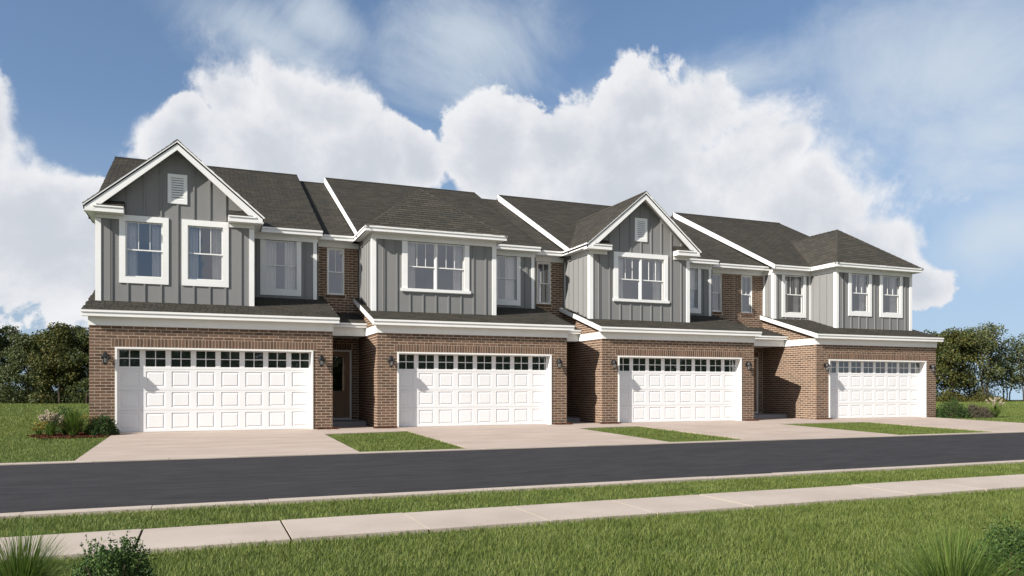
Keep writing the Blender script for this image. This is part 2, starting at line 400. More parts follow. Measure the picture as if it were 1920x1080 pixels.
def make_ground():
    xs = np.concatenate([-np.geomspace(14, 2500, 34)[::-1], np.linspace(-12, 90, 69), np.geomspace(95, 2600, 30)])
    ys = np.concatenate([-np.geomspace(22, 2500, 26)[::-1], np.array([-20, -17, -15.2, -12.8, -6.7, -6.49, -4, -2, -.01, .01]), np.linspace(2, 70, 46), np.geomspace(74, 2600, 34)])
    X, Y = np.meshgrid(xs, ys); Z = ground_z(X, Y, .022)
    V = np.stack([X, Y, Z], -1).reshape(-1, 3); nx = len(xs)
    i = np.arange(len(V)).reshape(X.shape)
    F = np.stack([i[:-1, :-1], i[:-1, 1:], i[1:, 1:], i[1:, :-1]], -1).reshape(-1, 4)
    tag(place('ground', fast_mesh('ground', V, F, 'lawn', True)), kind='structure')
make_ground()

X0 = [-.59, 6.69, 13.97, 22.80]             # left corner of each garage
GW, DL, DR = 6.02, .585, 5.485
ROAD0, ROAD1 = -12.65, -6.80
road = MB()
for a in range(-120, 200, 8): road.poly([(a, ROAD0, -.125), (a+8, ROAD0, -.125), (a+8, ROAD1, -.125), (a, ROAD1, -.125)])
tag(road.build('road', 'asphalt'), kind='structure')
def strip_pieces(parent_name, y0, y1, top, thick, x_start, pitch, n, mat, piece, gap, bed=True):
    base = MB().box(x_start-70, x_start+n*pitch+90, y0+.012, y1-.012, top-thick-.02, top-.013)
    b = base.build(parent_name, 'joint'); tag(b, kind='structure')
    me = MB().box(0, pitch-gap, y0, y1, top-thick, top).mesh(piece, mat)
    rng = random.Random(5)
    for k in range(n):
        place(piece, me, b, (x_start+k*pitch, rng.uniform(-.006, .006), rng.uniform(-.003, .003)))
    for (a, c) in ((x_start-70, x_start-gap), (x_start+n*pitch, x_start+n*pitch+90)):
        place(piece, MB().box(a, c, y0, y1, top-thick, top).mesh(piece, mat), b)
    return b
strip_pieces('far_kerb', ROAD1, ROAD1+.26, -.108, .1, -8.1, 1.2, 36, 'walk', 'kerb_stone', .008)
strip_pieces('near_kerb', ROAD0-.22, ROAD0, -.105, .1, -8.05, 1.2, 36, 'walk', 'kerb_stone', .008)
strip_pieces('sidewalk', -15.14, -14.16, -.104, .1, -8.04, 1.2, 36, 'walk', 'paving_slab', .02)

# driveways: sloping slabs from each garage door to the far kerb, each cast in three bays
KERB_BACK = ROAD1+.262
for k, x0 in enumerate(X0):
    a, b = x0+DL-.02, x0+DR+.05
    base = MB().prism([(a+.02, KERB_BACK+.02, gz(KERB_BACK)-.11), (a+.02, KERB_BACK+.02, gz(KERB_BACK)-.005), (a+.02, .16, -.005), (a+.02, .16, -.11)], (b-a-.04, 0, 0)).build('driveway', 'joint')
    tag(base, kind='structure')
    cuts = [KERB_BACK, -4.4, -2.2, .2]
    for i in range(3):
        c, d = cuts[i]+(.004 if i else 0), cuts[i+1]-(.004 if i < 2 else 0)
        MB().prism([(a, c, gz(c)-.1), (a, c, gz(c)+.012), (a, min(d, .0), gz(d)+.012), (a, d, gz(d)+.012), (a, d, gz(d)-.1)], (b-a, 0, 0)).build('driveway_slab', 'concrete', base)
# short walks from the drives to the porches
for k in range(3):
    x0 = X0[k]; a = x0+DR+.054; b = X0[k+1] if k < 2 else X0[3]
    w = MB()
    w.prism([(a, -1.72, gz(-1.72)-.1), (a, -1.72, gz(-1.72)+.010), (a, 0, .010), (a, 0, -.1)], (b+(.58 if k < 2 else .55)-.03-a, .35 if k < 2 else 0, 0))
    w.box(x0+GW+.012, b-.012, 0.002, 1.535, -.1, .012)
    tag(w.build('walkway', 'concrete'), kind='structure')

# ------------------------------------------------------------------ the townhouses
EAVE, FASC = 5.925, .15
YB, YM, YE = .95, 2.30, 2.90                # bay front, main upper front, entry section front
LR0, LRS = 3.105, .30                       # lower roof: eave height and pitch
RIDGE_Y = 8.9
def lroof(y): return LR0+LRS*(y+.2)

def make_window(parent, xl, xr, zb, zt, y, trim, units=1, lites=3, sill=False, label=None):
    w = MB(); l, r, b, t = trim
    if l: w.box(xl-l, xl, y-.028, y+.01, zb-b, zt+t)
    if r: w.box(xr, xr+r, y-.028, y+.01, zb-b, zt+t)
    if b: w.box(xl, xr, y-.0281, y+.01, zb-b, zb)
    if t: w.box(xl, xr, y-.0281, y+.01, zt, zt+t)
    if not (l or r): # brick mould only
        w.box(xl, xl+.03, y-.004, y+.03, zb, zt).box(xr-.03, xr, y-.004, y+.03, zb, zt).box(xl+.03, xr-.03, y-.004, y+.03, zt-.03, zt).box(xl+.03, xr-.03, y-.004, y+.03, zb, zb+.03)
    o = w.build('window', 'white', parent)
    if label: o['label'] = label
    if sill: MB().box(xl-l-.05, xr+r+.04, y-.065, y-.0285, zb-b+.02, zb-b+.11).build('sill', 'white', o)
    uw = (xr-xl)/units; e = .03 if not (l or r) else 0
    for k in range(units):
        a, c = xl+k*uw+(e if k == 0 else .022), xl+(k+1)*uw-(e if k == units-1 else .022)
        zb2, zt2 = zb+e, zt-e
        if units > 1 and k < units-1: MB().box(c+.0005, c+.0435, y+.0, y+.09, zb2+.001, zt2-.001).build('mullion', 'white', o)
        zm = zb2+(zt2-zb2)*.49
        for (p, q, yy, nm) in ((zb2, zm+.02, y+.062, 'lower_sash'), (zm-.015, zt2, y+.034, 'upper_sash')):
            s = MB(); g = .034
            s.box(a, a+g, yy, yy+.026, p, q).box(c-g, c, yy, yy+.026, p, q).box(a+g, c-g, yy, yy+.026, p, p+g).box(a+g, c-g, yy, yy+.026, q-g, q)
            sh = s.build(nm, 'white', o)
            if nm == 'upper_sash':
                n = lites
                for j in range(1, n):
                    x = a+g+(c-a-2*g)*j/n
                    MB().box(x-.009, x+.009, yy+.002, yy+.022, p+g, q-g).build('muntin', 'white', o)
                for j in range(n):
                    MB().poly([(a+g+(c-a-2*g)*j/n, yy+.012, p+g), (a+g+(c-a-2*g)*(j+1)/n, yy+.012, p+g), (a+g+(c-a-2*g)*(j+1)/n, yy+.012, q-g), (a+g+(c-a-2*g)*j/n, yy+.012, q-g)]).build('pane', 'glass', o)
            else:
                MB().poly([(a+g, yy+.012, p+g), (c-g, yy+.012, p+g), (c-g, yy+.012, q-g), (a+g, yy+.012, q-g)]).build('pane', 'glass', o)
    return o

def room(parent, x0, x1, y0, y1, z0, z1, mat='room'):
    MB().poly([(x0, y1, z0), (x1, y1, z0), (x1, y1, z1), (x0, y1, z1)]).poly([(x0, y0, z0), (x0, y1, z0), (x0, y1, z1), (x0, y0, z1)]).poly([(x1, y0, z0), (x1, y1, z0), (x1, y1, z1), (x1, y0, z1)]) \
        .poly([(x0, y0, z1), (x1, y0, z1), (x1, y1, z1), (x0, y1, z1)]).poly([(x0, y0, z0), (x1, y0, z0), (x1, y1, z0), (x0, y1, z0)]).build('room_lining', mat, parent)

def curtain(wx0, wx1, x0, x1, z0, z1, y, label, seed):
    rng = random.Random(seed); V = []; F = []; n = 60; ph = rng.uniform(0, 6)
    folds = max(3, abs(x1-x0)/.075)
    for j, z in enumerate((z0, z0+(z1-z0)*.5, z1)):
        for i in range(n+1):
            t = i/n; V.append((x0+(x1-x0)*t, y+.030*math.sin(ph+t*folds*6.283)+.004*math.sin(3+t*folds*2.7+j*.3), z))
    for j in range(2):
        for i in range(n): F.append((j*(n+1)+i, j*(n+1)+i+1, (j+1)*(n+1)+i+1, (j+1)*(n+1)+i))
    me = fast_mesh('curtain', V, F, 'curtain', True)
    tag(place('curtain', me), label, 'curtain', 'curtains in the upper windows')

def battens(parent, xs, zlo, zhi, y, blocks, face=0):
    """vertical cover strips on a siding wall; blocks = rectangles (x0, x1, z0, z1) covered by trim; face 0 front, 1 left side (xs are y values, y is x)"""
    for x in xs:
        lo, hi = (zlo(x) if callable(zlo) else zlo), (zhi(x) if callable(zhi) else zhi)
        free = [(lo, hi)]
        for a, b, c, d in blocks:
            if a-.02 < x < b+.02: free = [q for s in free for q in ((s[0], min(s[1], c)), (max(s[0], d), s[1]))]
        for s in free:
            if s[1]-s[0] < .05: continue
            if face == 0: MB().box(x-.022, x+.022, y-.024, y+.002, s[0], s[1]).build('batten', 'siding', parent)
            else: MB().box(y-.024, y+.002, x-.022, x+.022, s[0], s[1]).build('batten', 'siding', parent)

def eave_front(parent, x0, x1, y, ztop, depth=FASC, name='fascia'):
    """two-step white fascia along x, front at y"""
    MB().box(x0, x1, y, y+.03, ztop-depth, ztop-.052).box(x0-.006, x1+.006, y-.022, y+.03, ztop-.05, ztop+.004).build(name, 'white', parent)
def eave_side(parent, x, y0, y1, ztop, s=-1, name='fascia'):
    a, b = (x, x+.03) if s < 0 else (x-.03, x)
    c, d = (x-.022, x+.03) if s < 0 else (x-.03, x+.022)
    MB().box(a, b, y0, y1, ztop-FASC, ztop-.052).box(c, d, y0-.022, y1, ztop-.05, ztop+.004).build(name, 'white', parent)

_gd = {}
def garage_door(parent):
    """four-section steel door, 8 columns, windows in the top section; meshes are shared between the four houses"""
    Y = .21; base = MB().box(DL, DR, Y+.05, Y+.07, 0, 2.2).build('garage_door', 'door_white', parent)
    pit, cx = .6095, DL+.31
    zs = [(0.016, .572), (.577, 1.092), (1.097, 1.643), (1.648, 2.19)]
    pw, ph = .455, [(.085, .505), (.648, 1.045), (1.18, 1.59)]
    def sect(i):
        if ('s', i) in _gd: return _gd['s', i]
        mb = MB(); a, b = zs[i]
        if i < 3: holes = [(cx+pit*k-pw/2, cx+pit*k+pw/2, *ph[i]) for k in range(8)]
        else: holes = [(cx+pit*k-.245, cx+pit*k+.245, 1.704, 2.14) for k in range(8)]
        holed_wall(mb, DL+.006, DR-.006, a, b, Y, holes, .03)
        mb.poly([(DL+.006, Y, b), (DR-.006, Y, b), (DR-.006, Y+.05, b), (DL+.006, Y+.05, b)]).poly([(DL+.006, Y, a), (DL+.006, Y+.05, a), (DR-.006, Y+.05, a), (DR-.006, Y, a)])
        _gd['s', i] = mb.mesh('door_section', 'door_white'); return _gd['s', i]
    for i in range(4): place('door_section', sect(i), base)
    for i in range(3):
        z0, z1 = ph[i]
        if ('p', i) not in _gd:
            mb = MB(); rings = [(0, 0), (.016, .017), (.030, .017), (.055, .003)]; h = (z1-z0)
            def ring(d, y): return [(-pw/2+d, y, d), (pw/2-d, y, d), (pw/2-d, y, h-d), (-pw/2+d, y, h-d)]
            R = [ring(*q) for q in rings]
            for p, q in zip(R, R[1:]):
                for k in range(4): mb.poly([p[k], p[(k+1) % 4], q[(k+1) % 4], q[k]])
            mb.poly(R[-1]); _gd['p', i] = mb.mesh('panel', 'door_white')
        for k in range(8): place('panel', _gd['p', i], base, (cx+pit*k, Y, z0))
    if 'pane' not in _gd:
        _gd['pane'] = MB().poly([(-.119, 0, -.104), (.119, 0, -.104), (.119, 0, .104), (-.119, 0, .104)]).mesh('pane', 'garage_glass')
        _gd['grid'] = MB().box(-.011, .011, -.006, .008, -.218, .218).box(-.245, -.011, -.0055, .008, -.011, .011).box(.011, .245, -.0055, .008, -.011, .011) \
            .box(-.245, -.236, -.004, .012, -.218, .218).box(.236, .245, -.004, .012, -.218, .218).box(-.236, .236, -.004, .012, .209, .218).box(-.236, .236, -.004, .012, -.218, -.209).mesh('muntin_grid', 'door_white')
    for k in range(8):
        place('muntin_grid', _gd['grid'], base, (cx+pit*k, Y+.012, 1.922))
        for sx in (-1, 1):
            for sz in (-1, 1): place('pane', _gd['pane'], base, (cx+pit*k+sx*.1235, Y+.018, 1.922+sz*.108))
    return base

def lower_shingles(house, roof, w, skip, seed):
    """every tab of the lower roof is a piece of its own; alike ones share a mesh"""
    rng = random.Random(seed); V = Vector((0, 1, LRS)).normalized(); U = Vector((1, 0, 0)); Nn = U.cross(V); O = Vector((0, 0, 0)); cache = {}
    vmax = (YE+.2)*math.sqrt(1+LRS**2)
    for q, va in shingle_tabs([(0, 0), (w, 0), (w, vmax), (0, vmax)], rng=rng, skip=lambda u, v: skip(u, v*V.y-.2)):
        u0, v0 = min(p[0] for p in q), min(p[1] for p in q)
        ql = [(p[0]-u0, p[1]-v0) for p in q]
        key = tuple(round(c*60) for p in ql for c in p)
        if key not in cache:
            mb = MB(); tab_solid(mb, ql, O, U, V, Nn, 0, .143); cache[key] = mb.mesh('shingle', 'shingle')
        p = U*u0+V*v0
        place('shingle', cache[key], roof, (p.x-.155, p.y-.2, p.z+LR0))

def townhouse(k, kind, label):
    x0 = X0[k]; H = tag(empty('townhouse', (x0, 0, 0)), label, 'house', 'attached townhouses in the row')
    rng = random.Random(40+k)
    last = k == 3
    bx0, bx1 = (.05, 3.97) if not last else (1.86, 5.80)
    xc, hw = (bx0+bx1)/2, (bx1-bx0)/2+.26
    mx0, mx1 = (bx1, 5.90) if not last else (.02, bx0)          # main upper wall beside the bay
    ex0, ex1 = {0: (GW, 7.28), 1: (GW, 7.28), 2: (GW, 7.43), 3: (-1.40, 0)}[k]   # entry section
    roof_x = {0: (-.26, 6.03), 1: (-.18, 6.01), 2: (-.18, 6.03), 3: (-.18, 6.0)}[k]
    # ---- garage storey
    gwl = MB(); holed_wall(gwl, 0, GW, -.1, 2.95, .008, [(DL-.001, DR+.001, -.1, 2.2)], .24)
    front = gwl.build('garage_front_wall', 'mortar', H)
    hole = (DL-.004, DR+.004, 0, 2.2); sold = (DL-.095, DR+.095, 2.2, 2.425)
    for a, b, c, d in bond(-.008, GW+.008, 0, 2.735, [hole, sold]):
        place('brick', brick_mesh(b-a, d-c), front, ((a+b)/2, .008, (c+d)/2))
    n = 62; sw = (sold[1]-sold[0])/n
    for i in range(n):
        place('soldier_brick', brick_mesh(sw-.021, .225-JT, -.006), front, (sold[0]+sw*(i+.5), .008, 2.2+.1125))
    # side walls and the rest of the brickwork
    side = MB()
    for xx in (.008, GW-.008): side.poly([(xx, .008, -.1), (xx, 16, -.1), (xx, 16, 3.6), (xx, YE, lroof(YE)-.14), (xx, .008, lroof(0)-.14)])
    side.poly([(0, 16, -.1), (GW, 16, -.1), (GW, 16, EAVE-.1), (0, 16, EAVE-.1)])
    side.build('garage_side_walls', 'mortar', H)
    rest = MB()
    def put(plane, rects, pos):
        for a, b, c, d in rects:
            if plane == 'L': rest.box(pos+.004, pos+.02, a, b, c, d)       # faces -x
            elif plane == 'R': rest.box(pos-.02, pos-.004, a, b, c, d)
            else: rest.box(a, b, pos+.004, pos+.02, c, d)
    put('L', bond(.014, YE if k else 15.9, 0, lroof(YE)-.16 if k else 2.95, anchor=.127, top=lambda u: lroof(u)-.15), 0)
    put('R', bond(.014, YE if not last else 15.9, 0, 3.3 if not last else 2.95, anchor=.127, top=lambda u: lroof(min(u, YE))-.15), GW)
    # entry section: lower wall with the front door, upper wall with a narrow window
    dx1 = {0: 7.01, 1: 7.01, 2: GW+1.05, 3: -.28}[k]; dx0 = dx1-.92
    door_hole = (dx0-.05, dx1+.05, .15, 2.36)
    ew = MB(); holed_wall(ew, ex0, ex1, -.05, 3.3, YE+.008, [door_hole], .14)
    wz = (4.11, 5.59); wx = {0: (6.30, 6.83), 1: (6.26, 6.79), 2: (6.36, 6.83), 3: (-1.04, -.53)}[k]
    holed_wall(ew, ex0-.1 if not last else ex0, ex1, 3.3, 5.78, YE+.008, [(wx[0], wx[1], *wz)], .12)
    ew.build('entry_wall', 'mortar', H)
    lint = (dx0-.12, dx1+.08, 2.36, 2.575)
    put('F', bond(ex0+.01, ex1-.008, .14, 2.735, [door_hole, lint]), YE)
    nl = int((lint[1]-lint[0])/.078)
    for i in range(nl): rest.box(lint[0]+.078*i+.006, lint[0]+.078*i+.072, YE-.008, YE+.02, 2.366, 2.570)
    sl = (wx[0]-.06, wx[1]+.06, wz[0]-.10, wz[0])
    eu0 = 5.905 if not last else ex0+.001
    put('F', bond(eu0, ex1-.002, 3.45, 5.60, [(wx[0]-.004, wx[1]+.004, *wz), sl], anchor=ex0+.05), YE)
    ns = int((sl[1]-sl[0])/.078)
    for i in range(ns): rest.box(sl[0]+.078*i+.006, sl[0]+.078*i+.072, YE-.03, YE+.02, sl[2]+.004, sl[3]-.004)
    tag(rest.build('brickwork', 'brick', H), kind='stuff')
    make_window(H, wx[0], wx[1], wz[0], wz[1], YE+.01, (0, 0, 0, 0), 1, 2)
    room(H, ex0-.1 if not last else ex0, ex1, YE+.14, YE+2.4, 3.6, 5.7)
    # front door
    door = MB().box(dx0, dx0+.16, YE+.06, YE+.10, .2, 2.31).box(dx1-.16, dx1, YE+.06, YE+.10, .2, 2.31).box(dx0+.16, dx1-.16, YE+.06, YE+.10, 2.14, 2.31) \
        .box(dx0+.16, dx1-.16, YE+.06, YE+.10, .90, 1.06).box(dx0+.16, dx1-.16, YE+.06, YE+.10, .2, .36).box(dx0+.16, dx1-.16, YE+.078, YE+.10, .36, .90).build('entry_door', 'brown', H)
    MB().box(dx0+.21, dx1-.21, YE+.068, YE+.08, .41, .85).build('panel', 'brown', door)
    MB().poly([(dx0+.16, YE+.075, 1.06), (dx1-.16, YE+.075, 1.06), (dx1-.16, YE+.075, 2.14), (dx0+.16, YE+.075, 2.14)]).build('pane', 'garage_glass', door)
    bl = MB()
    for i in range(26): bl.box(dx0+.16, dx1-.16, YE+.11, YE+.125, 1.07+i*.041, 1.07+i*.041+.026)
    bl.build('blind', 'blind', door)
    MB().box(dx0+.05, dx0+.09, YE+.02, YE+.058, 1.0, 1.14).box(dx0+.05, dx0+.15, YE+.005, YE+.02, 1.05, 1.07).build('handle', 'black', door)
    MB().box(dx0-.05, dx0-.002, YE-.004, YE+.12, .2, 2.36).box(dx1+.002, dx1+.05, YE-.004, YE+.12, .2, 2.36).box(dx0-.002, dx1+.002, YE-.004, YE+.12, 2.312, 2.36).build('door_frame', 'white', H)
    MB().box(dx0-.05, dx1+.05, YE-.02, YE+.14, .142, .198).build('threshold', 'white', H)
    # stoop of two steps, porch beam, porch roof
    MB().box(ex0+.012, ex1-.012 if k != 2 else ex1-.002, 1.54, YE+.14, -.1, .135).build('stoop', 'stoop', H)
    MB().box(ex0+.012, ex1-.012 if k != 2 else ex1-.002, 1.545, YE-.55, .06, .066).build('stoop_joint', 'joint', H) if False else None
    py = 1.64
    MB().box(ex0+.001, ex1-.001, py, py+.14, 2.735, 2.982).build('porch_beam', 'white', H)
    MB().box(ex0+.001, ex1-.001, py+.14, YE, 2.752, 2.765).build('porch_ceiling', 'white', H)
    eave_front(H, ex0+.008, ex1-.008, py-.15, LR0+.005, .125)
    MB().box(ex0+.001, ex1-.001, py-.12, py, 2.982, 2.99).build('porch_soffit', 'white', H)
    sh = MB()
    zt = lambda y: LR0+.005+LRS*(y-py+.15)
    pa, pb = (ex0, ex1)
    MB().prism([(pa, py-.15, zt(py-.15)-.01), (pa, YE+.02, zt(YE+.02)-.01), (pa, YE+.02, zt(YE+.02)-.06), (pa, py-.15, zt(py-.15)-.06)], (pb-pa, 0, 0)).build('porch_roof', 'roof_deck', H)
    add_field(sh, [(pa, py-.165, zt(py-.165)), (pb, py-.165, zt(py-.165)), (pb, YE, zt(YE)), (pa, YE, zt(YE))], rng)
    # garage door and its white lining
    garage_door(H)
    MB().box(DL-.004, DL+.042, -.014, .205, 0, 2.2).box(DR-.042, DR+.004, -.014, .205, 0, 2.2).box(DL+.042, DR-.042, -.014, .205, 2.158, 2.2).build('garage_door_frame', 'white', H)
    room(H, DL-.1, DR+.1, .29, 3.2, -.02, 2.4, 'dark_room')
    # frieze, eave and lower roof
    MB().box(-.022, GW+.022, -.022, .01, 2.737, 2.957).box(-.022, .0, .01, py-.002 if k else 3, 2.737, 2.957).box(GW, GW+.022, .01, py-.002 if not last else 6, 2.737, 2.957).build('frieze_board', 'white', H)
    eave_front(H, -.155, GW+.155, -.2, LR0)
    MB().box(-.15, GW+.15, -.168, .009, 2.957, 2.965).build('soffit', 'white', H)
    lo = MB(); a, b = -.15, GW+.15
    lo.prism([(a, -.19, lroof(-.19)-.012), (a, YE+.05, lroof(YE+.05)-.012), (a, YE+.05, lroof(YE+.05)-.13), (a, -.17, lroof(-.17)-.13)], (b-a, 0, 0))
    lower = lo.build('lower_roof', 'roof_deck', H)
    for s in (-1, 1):
        xx = -.158 if s < 0 else GW+.132
        MB().prism([(xx, -.198, lroof(-.198)-.15), (xx, -.198, lroof(-.198)+.004), (xx, YE-.012, lroof(YE-.012)+.004), (xx, YE-.012, lroof(YE-.012)-.15)], (.026, 0, 0)).build('rake_board', 'white', H)
    def skip(u, y):
        x = u-.155
        if y > YM+.06 and min(mx0, bx0) < x < max(mx1, bx1): return True
        return y > YB+.06 and bx0+.02 < x < bx1-.02
    lower_shingles(H, lower, GW+.31, skip, 90+k)

    # ---- upper storey walls
    gable = kind == 'gable'
    if gable: wins = {0: [(.74, 1.64, 1), (2.265, 3.165, 1)], 2: [(1.12, 2.93, 2)]}[k]
    else: wins = {1: [(1.12, 2.93, 2)], 3: [(2.62, 3.51, 1), (4.24, 5.15, 1)]}[k]
    wb, wt = 4.125, 5.60
    peak = EAVE+hw*.845
    up = MB(); holed_wall(up, bx0, bx1, 3.3, 5.79, YB, [(a, b, wb, wt) for a, b, _ in wins])
    if gable:
        g = lambda x: EAVE+(hw-abs(x-xc))*.845-.12
        up.poly([(bx0, YB, 5.79), (bx1, YB, 5.79), (bx1, YB, g(bx1)), (xc, YB, g(xc)), (bx0, YB, g(bx0))])
    for xx in (bx0, bx1): up.poly([(xx, YB, 3.3), (xx, YE+.3, 3.3), (xx, YE+.3, 5.9), (xx, YB, 5.9)])
    bay = up.build('bay_wall', 'siding', H)
    blocks = []; head = .155 if gable else .0
    for a, b, u in wins:
        t = (.15, .15, .175, head) if u == 1 else (.17, .16, .06, head)
        make_window(H, a, b, wb, wt, YB, t, u, 3, sill=(u == 2))
        blocks.append((a-t[0], b+t[1], wb-(t[2] if u == 1 else .13), wt+t[3] if gable else 9))
    if gable: blocks.append((xc-.245, xc+.245, 6.16, 6.96))
    bat = [xc+.4065*i for i in range(-4, 5)]+[bx0+.36]
    if gable:
        blocks += [(bx0, bx0+.66, 5.60, 6.09), (bx1-.66, bx1, 5.60, 6.09)]
        battens(bay, bat, lambda x: lroof(YB)-.02, lambda x: g(x)-.03, YB, blocks)
    else:
        battens(bay, bat, lroof(YB)-.02, 5.62, YB, blocks)
    ysb = [YB+.13+.36*i for i in range(1, 5)]
    battens(bay, [y for y in ysb if y < (YE if not last else YM)-.12], lambda y: lroof(y), 5.62, bx0, [], 1)
    zl = lroof(YB)-.03
    MB().box(bx0-.022, bx0+.115, YB-.024, YB+.001, zl, 5.62).box(bx0-.0225, bx0+.001, YB+.001, YB+.115, zl, 5.62).build('corner_board', 'white', H)
    MB().box(bx1-.115, bx1+.022, YB-.024, YB+.001, zl, 5.62).box(bx1-.001, bx1+.0225, YB+.001, YB+.115, zl, 5.62).build('corner_board', 'white', H)
    if not last: MB().box(bx0-.02, bx0+.001, YE-.09, YE+.001, lroof(YE-.09)-.02, 5.62).build('corner_board', 'white', H)
    # main upper wall beside the bay
    mw = {0: (4.38, 5.29), 1: (4.33, 5.24), 2: (4.38, 5.29), 3: (.56, 1.49)}[k]
    up = MB(); holed_wall(up, mx0, mx1, 3.4, 5.79, YM, [(mw[0], mw[1], wb, wt)])
    if not last: up.poly([(mx1, YM, 3.4), (mx1, YE+.02, 3.4), (mx1, YE+.02, 5.79), (mx1, YM, 5.79)])
    else: up.poly([(mx0, YM, 3.4), (mx0, YE+.02, 3.4), (mx0, YE+.02, 5.79), (mx0, YM, 5.79)])
    mwall = up.build('main_upper_wall', 'siding', H)
    make_window(H, mw[0], mw[1], wb, wt, YM, (.14, .14, .18, 0), 1, 3)
    battens(mwall, [mx0+.2+.35*i for i in range(0, 6)]+[mx1-.28] if not last else [.19, .31+.3, 1.0, 1.35, 1.62, 1.74], lroof(YM)-.02, 5.62, YM, [(mw[0]-.14, mw[1]+.14, wb-.18, 9)])
    zl = lroof(YM)-.03
    cx = mx1 if not last else mx0
    if not last: MB().box(cx-.115, cx+.022, YM-.024, YM+.001, zl, 5.62).box(cx-.001, cx+.0225, YM+.001, YM+.115, zl, 5.62).build('corner_board', 'white', H)
    else:
        MB().box(cx-.022, cx+.115, YM-.024, YM+.001, zl, 5.62).box(cx-.0225, cx+.001, YM+.001, YM+.115, zl, 5.62).build('corner_board', 'white', H)
        MB().box(cx-.02, cx+.001, YE-.10, YE-.002, zl, 5.62).build('corner_board', 'white', H)
        MB().box(mx1-.11, mx1-.001, YM-.024, YM+.001, zl, 5.62).build('corner_board', 'white', H)
        MB().box(cx-.018, cx+.002, 2.56, 2.60, zl, 5.62).build('batten', 'siding', mwall)
    # ---- friezes and eaves under the upper roofs
    fz0, fz1 = 5.612, 5.776
    class Boards:                              # every frieze board is a part of its own
        def box(self, *a): MB().box(*a).build('upper_frieze', 'white', H); return self
    fr = Boards()
    if gable:
        for q0, q1 in ((bx0-.024, bx0+.64), (bx1-.64, bx1+.024)): MB().box(q0, q1, YB-.03, YB+.0005, fz0+.02, fz1).build('return_frieze', 'white', H)
    else: fr.box(bx0-.024, bx1+.024, YB-.03, YB+.001, fz0, fz1)
    for xx, s in ((bx0, -1), (bx1, 1)):
        ye = {(-1, False): YE+.01, (1, False): YM, (-1, True): YM, (1, True): 8}[(s, last)]
        if s < 0: fr.box(xx-.024, xx+.001, YB+.001, ye, fz0, fz1)
        else: fr.box(xx-.001, xx+.024, YB+.001, ye, fz0, fz1)
    if not last: fr.box(mx0, mx1+.024, YM-.03, YM+.001, fz0, fz1).box(mx1, mx1+.024, YM+.001, YE-.02, fz0, fz1)
    else: fr.box(mx0-.024, mx1, YM-.03, YM+.001, fz0, fz1).box(mx0-.024, mx0, YM+.001, YE-.02, fz0, fz1)
    f0, f1 = (mx1+.024, ex1-.001) if not last else (ex0, mx0-.024)
    if k in (0, 1): f1 = 7.28+.05-.024
    fr.box(f0, f1, YE-.03, YE+.005, fz0, fz1)
    zs0, zs1 = EAVE-FASC, EAVE-FASC+.008
    so = MB(); ov = .26
    BE, ME, EE = YB-.32, YM-.30, YE-.40                       # eave fronts
    so.box(bx0-ov, bx0-.001, BE+.03, EE if not last else ME, zs0, zs1).box(bx1+.001, bx1+ov, BE+.03, ME if not last else 8, zs0, zs1)
    if not gable: so.box(bx0-.001, bx1+.001, BE+.03, YB-.001, zs0, zs1)
    ma, mb_ = (bx1, roof_x[1]) if not last else (roof_x[0], bx0)
    so.box(ma, mb_, ME+.03, YM+.0, zs0-.0005, zs1-.001)
    ea, eb = (roof_x[1], ex1) if not last else (ex0, roof_x[0])
    if k in (0, 1): eb = 7.28+.05-ov
    so.box((mx1 if not last else ex0), (eb if not last else mx0), EE+.03, YE, zs0-.001, zs1-.0015)
    so.build('upper_soffit', 'white', H)
    # fascias
    eave_side(H, bx0-ov, BE, EE+.02 if not last else ME, EAVE, -1)
    eave_side(H, bx1+ov, BE, ME if not last else 7, EAVE, 1)
    if not gable: eave_front(H, bx0-ov+.03, bx1+ov-.03, BE, EAVE)
    if not last:
        eave_front(H, bx1+ov+.02, roof_x[1], ME, EAVE); MB().box(roof_x[1]-.028, roof_x[1]-.001, ME+.03, EE, EAVE-FASC, EAVE-.01).build('fascia', 'white', H)
        eave_front(H, roof_x[1]+.008, eb-.008, EE, EAVE-.004)
    else:
        eave_front(H, roof_x[0], bx0-ov-.02, ME, EAVE)
        eave_front(H, ex0+.007, .0, EE, EAVE-.004)
    # ---- roofs
    rs = (9.375-EAVE)/(RIDGE_Y-ME); RZ = 9.375
    def deck(name, a, b, ye, ze, slope):
        zr = ze+slope*(RIDGE_Y-ye); yb = 2*RIDGE_Y-ye
        MB().prism([(a, ye+.012, ze-.012), (a, RIDGE_Y, zr-.012), (a, yb, ze-.012), (a, yb, ze-.13), (a, RIDGE_Y, zr-.15), (a, ye+.012, ze-.136)], (b-a, 0, 0)).build(name, 'roof_deck', H)
        add_field(sh, [(a, ye-.015, ze-.015*slope), (b, ye-.015, ze-.015*slope), (b, RIDGE_Y, zr), (a, RIDGE_Y, zr)], rng)
        sh.box(a, b, RIDGE_Y-.10, RIDGE_Y+.10, zr-.055, zr+.012)
    deck('main_roof', roof_x[0], roof_x[1], ME, EAVE, rs)
    ez = (9.15-EAVE)/(RIDGE_Y-EE)
    e0, e1 = (roof_x[1]+.002, ex1-.001) if not last else (ex0+.001, roof_x[0]+.05)
    if k in (0, 1): e1 = 7.28-.13
    deck('entry_roof', e0, e1, EE, EAVE-.004, ez)
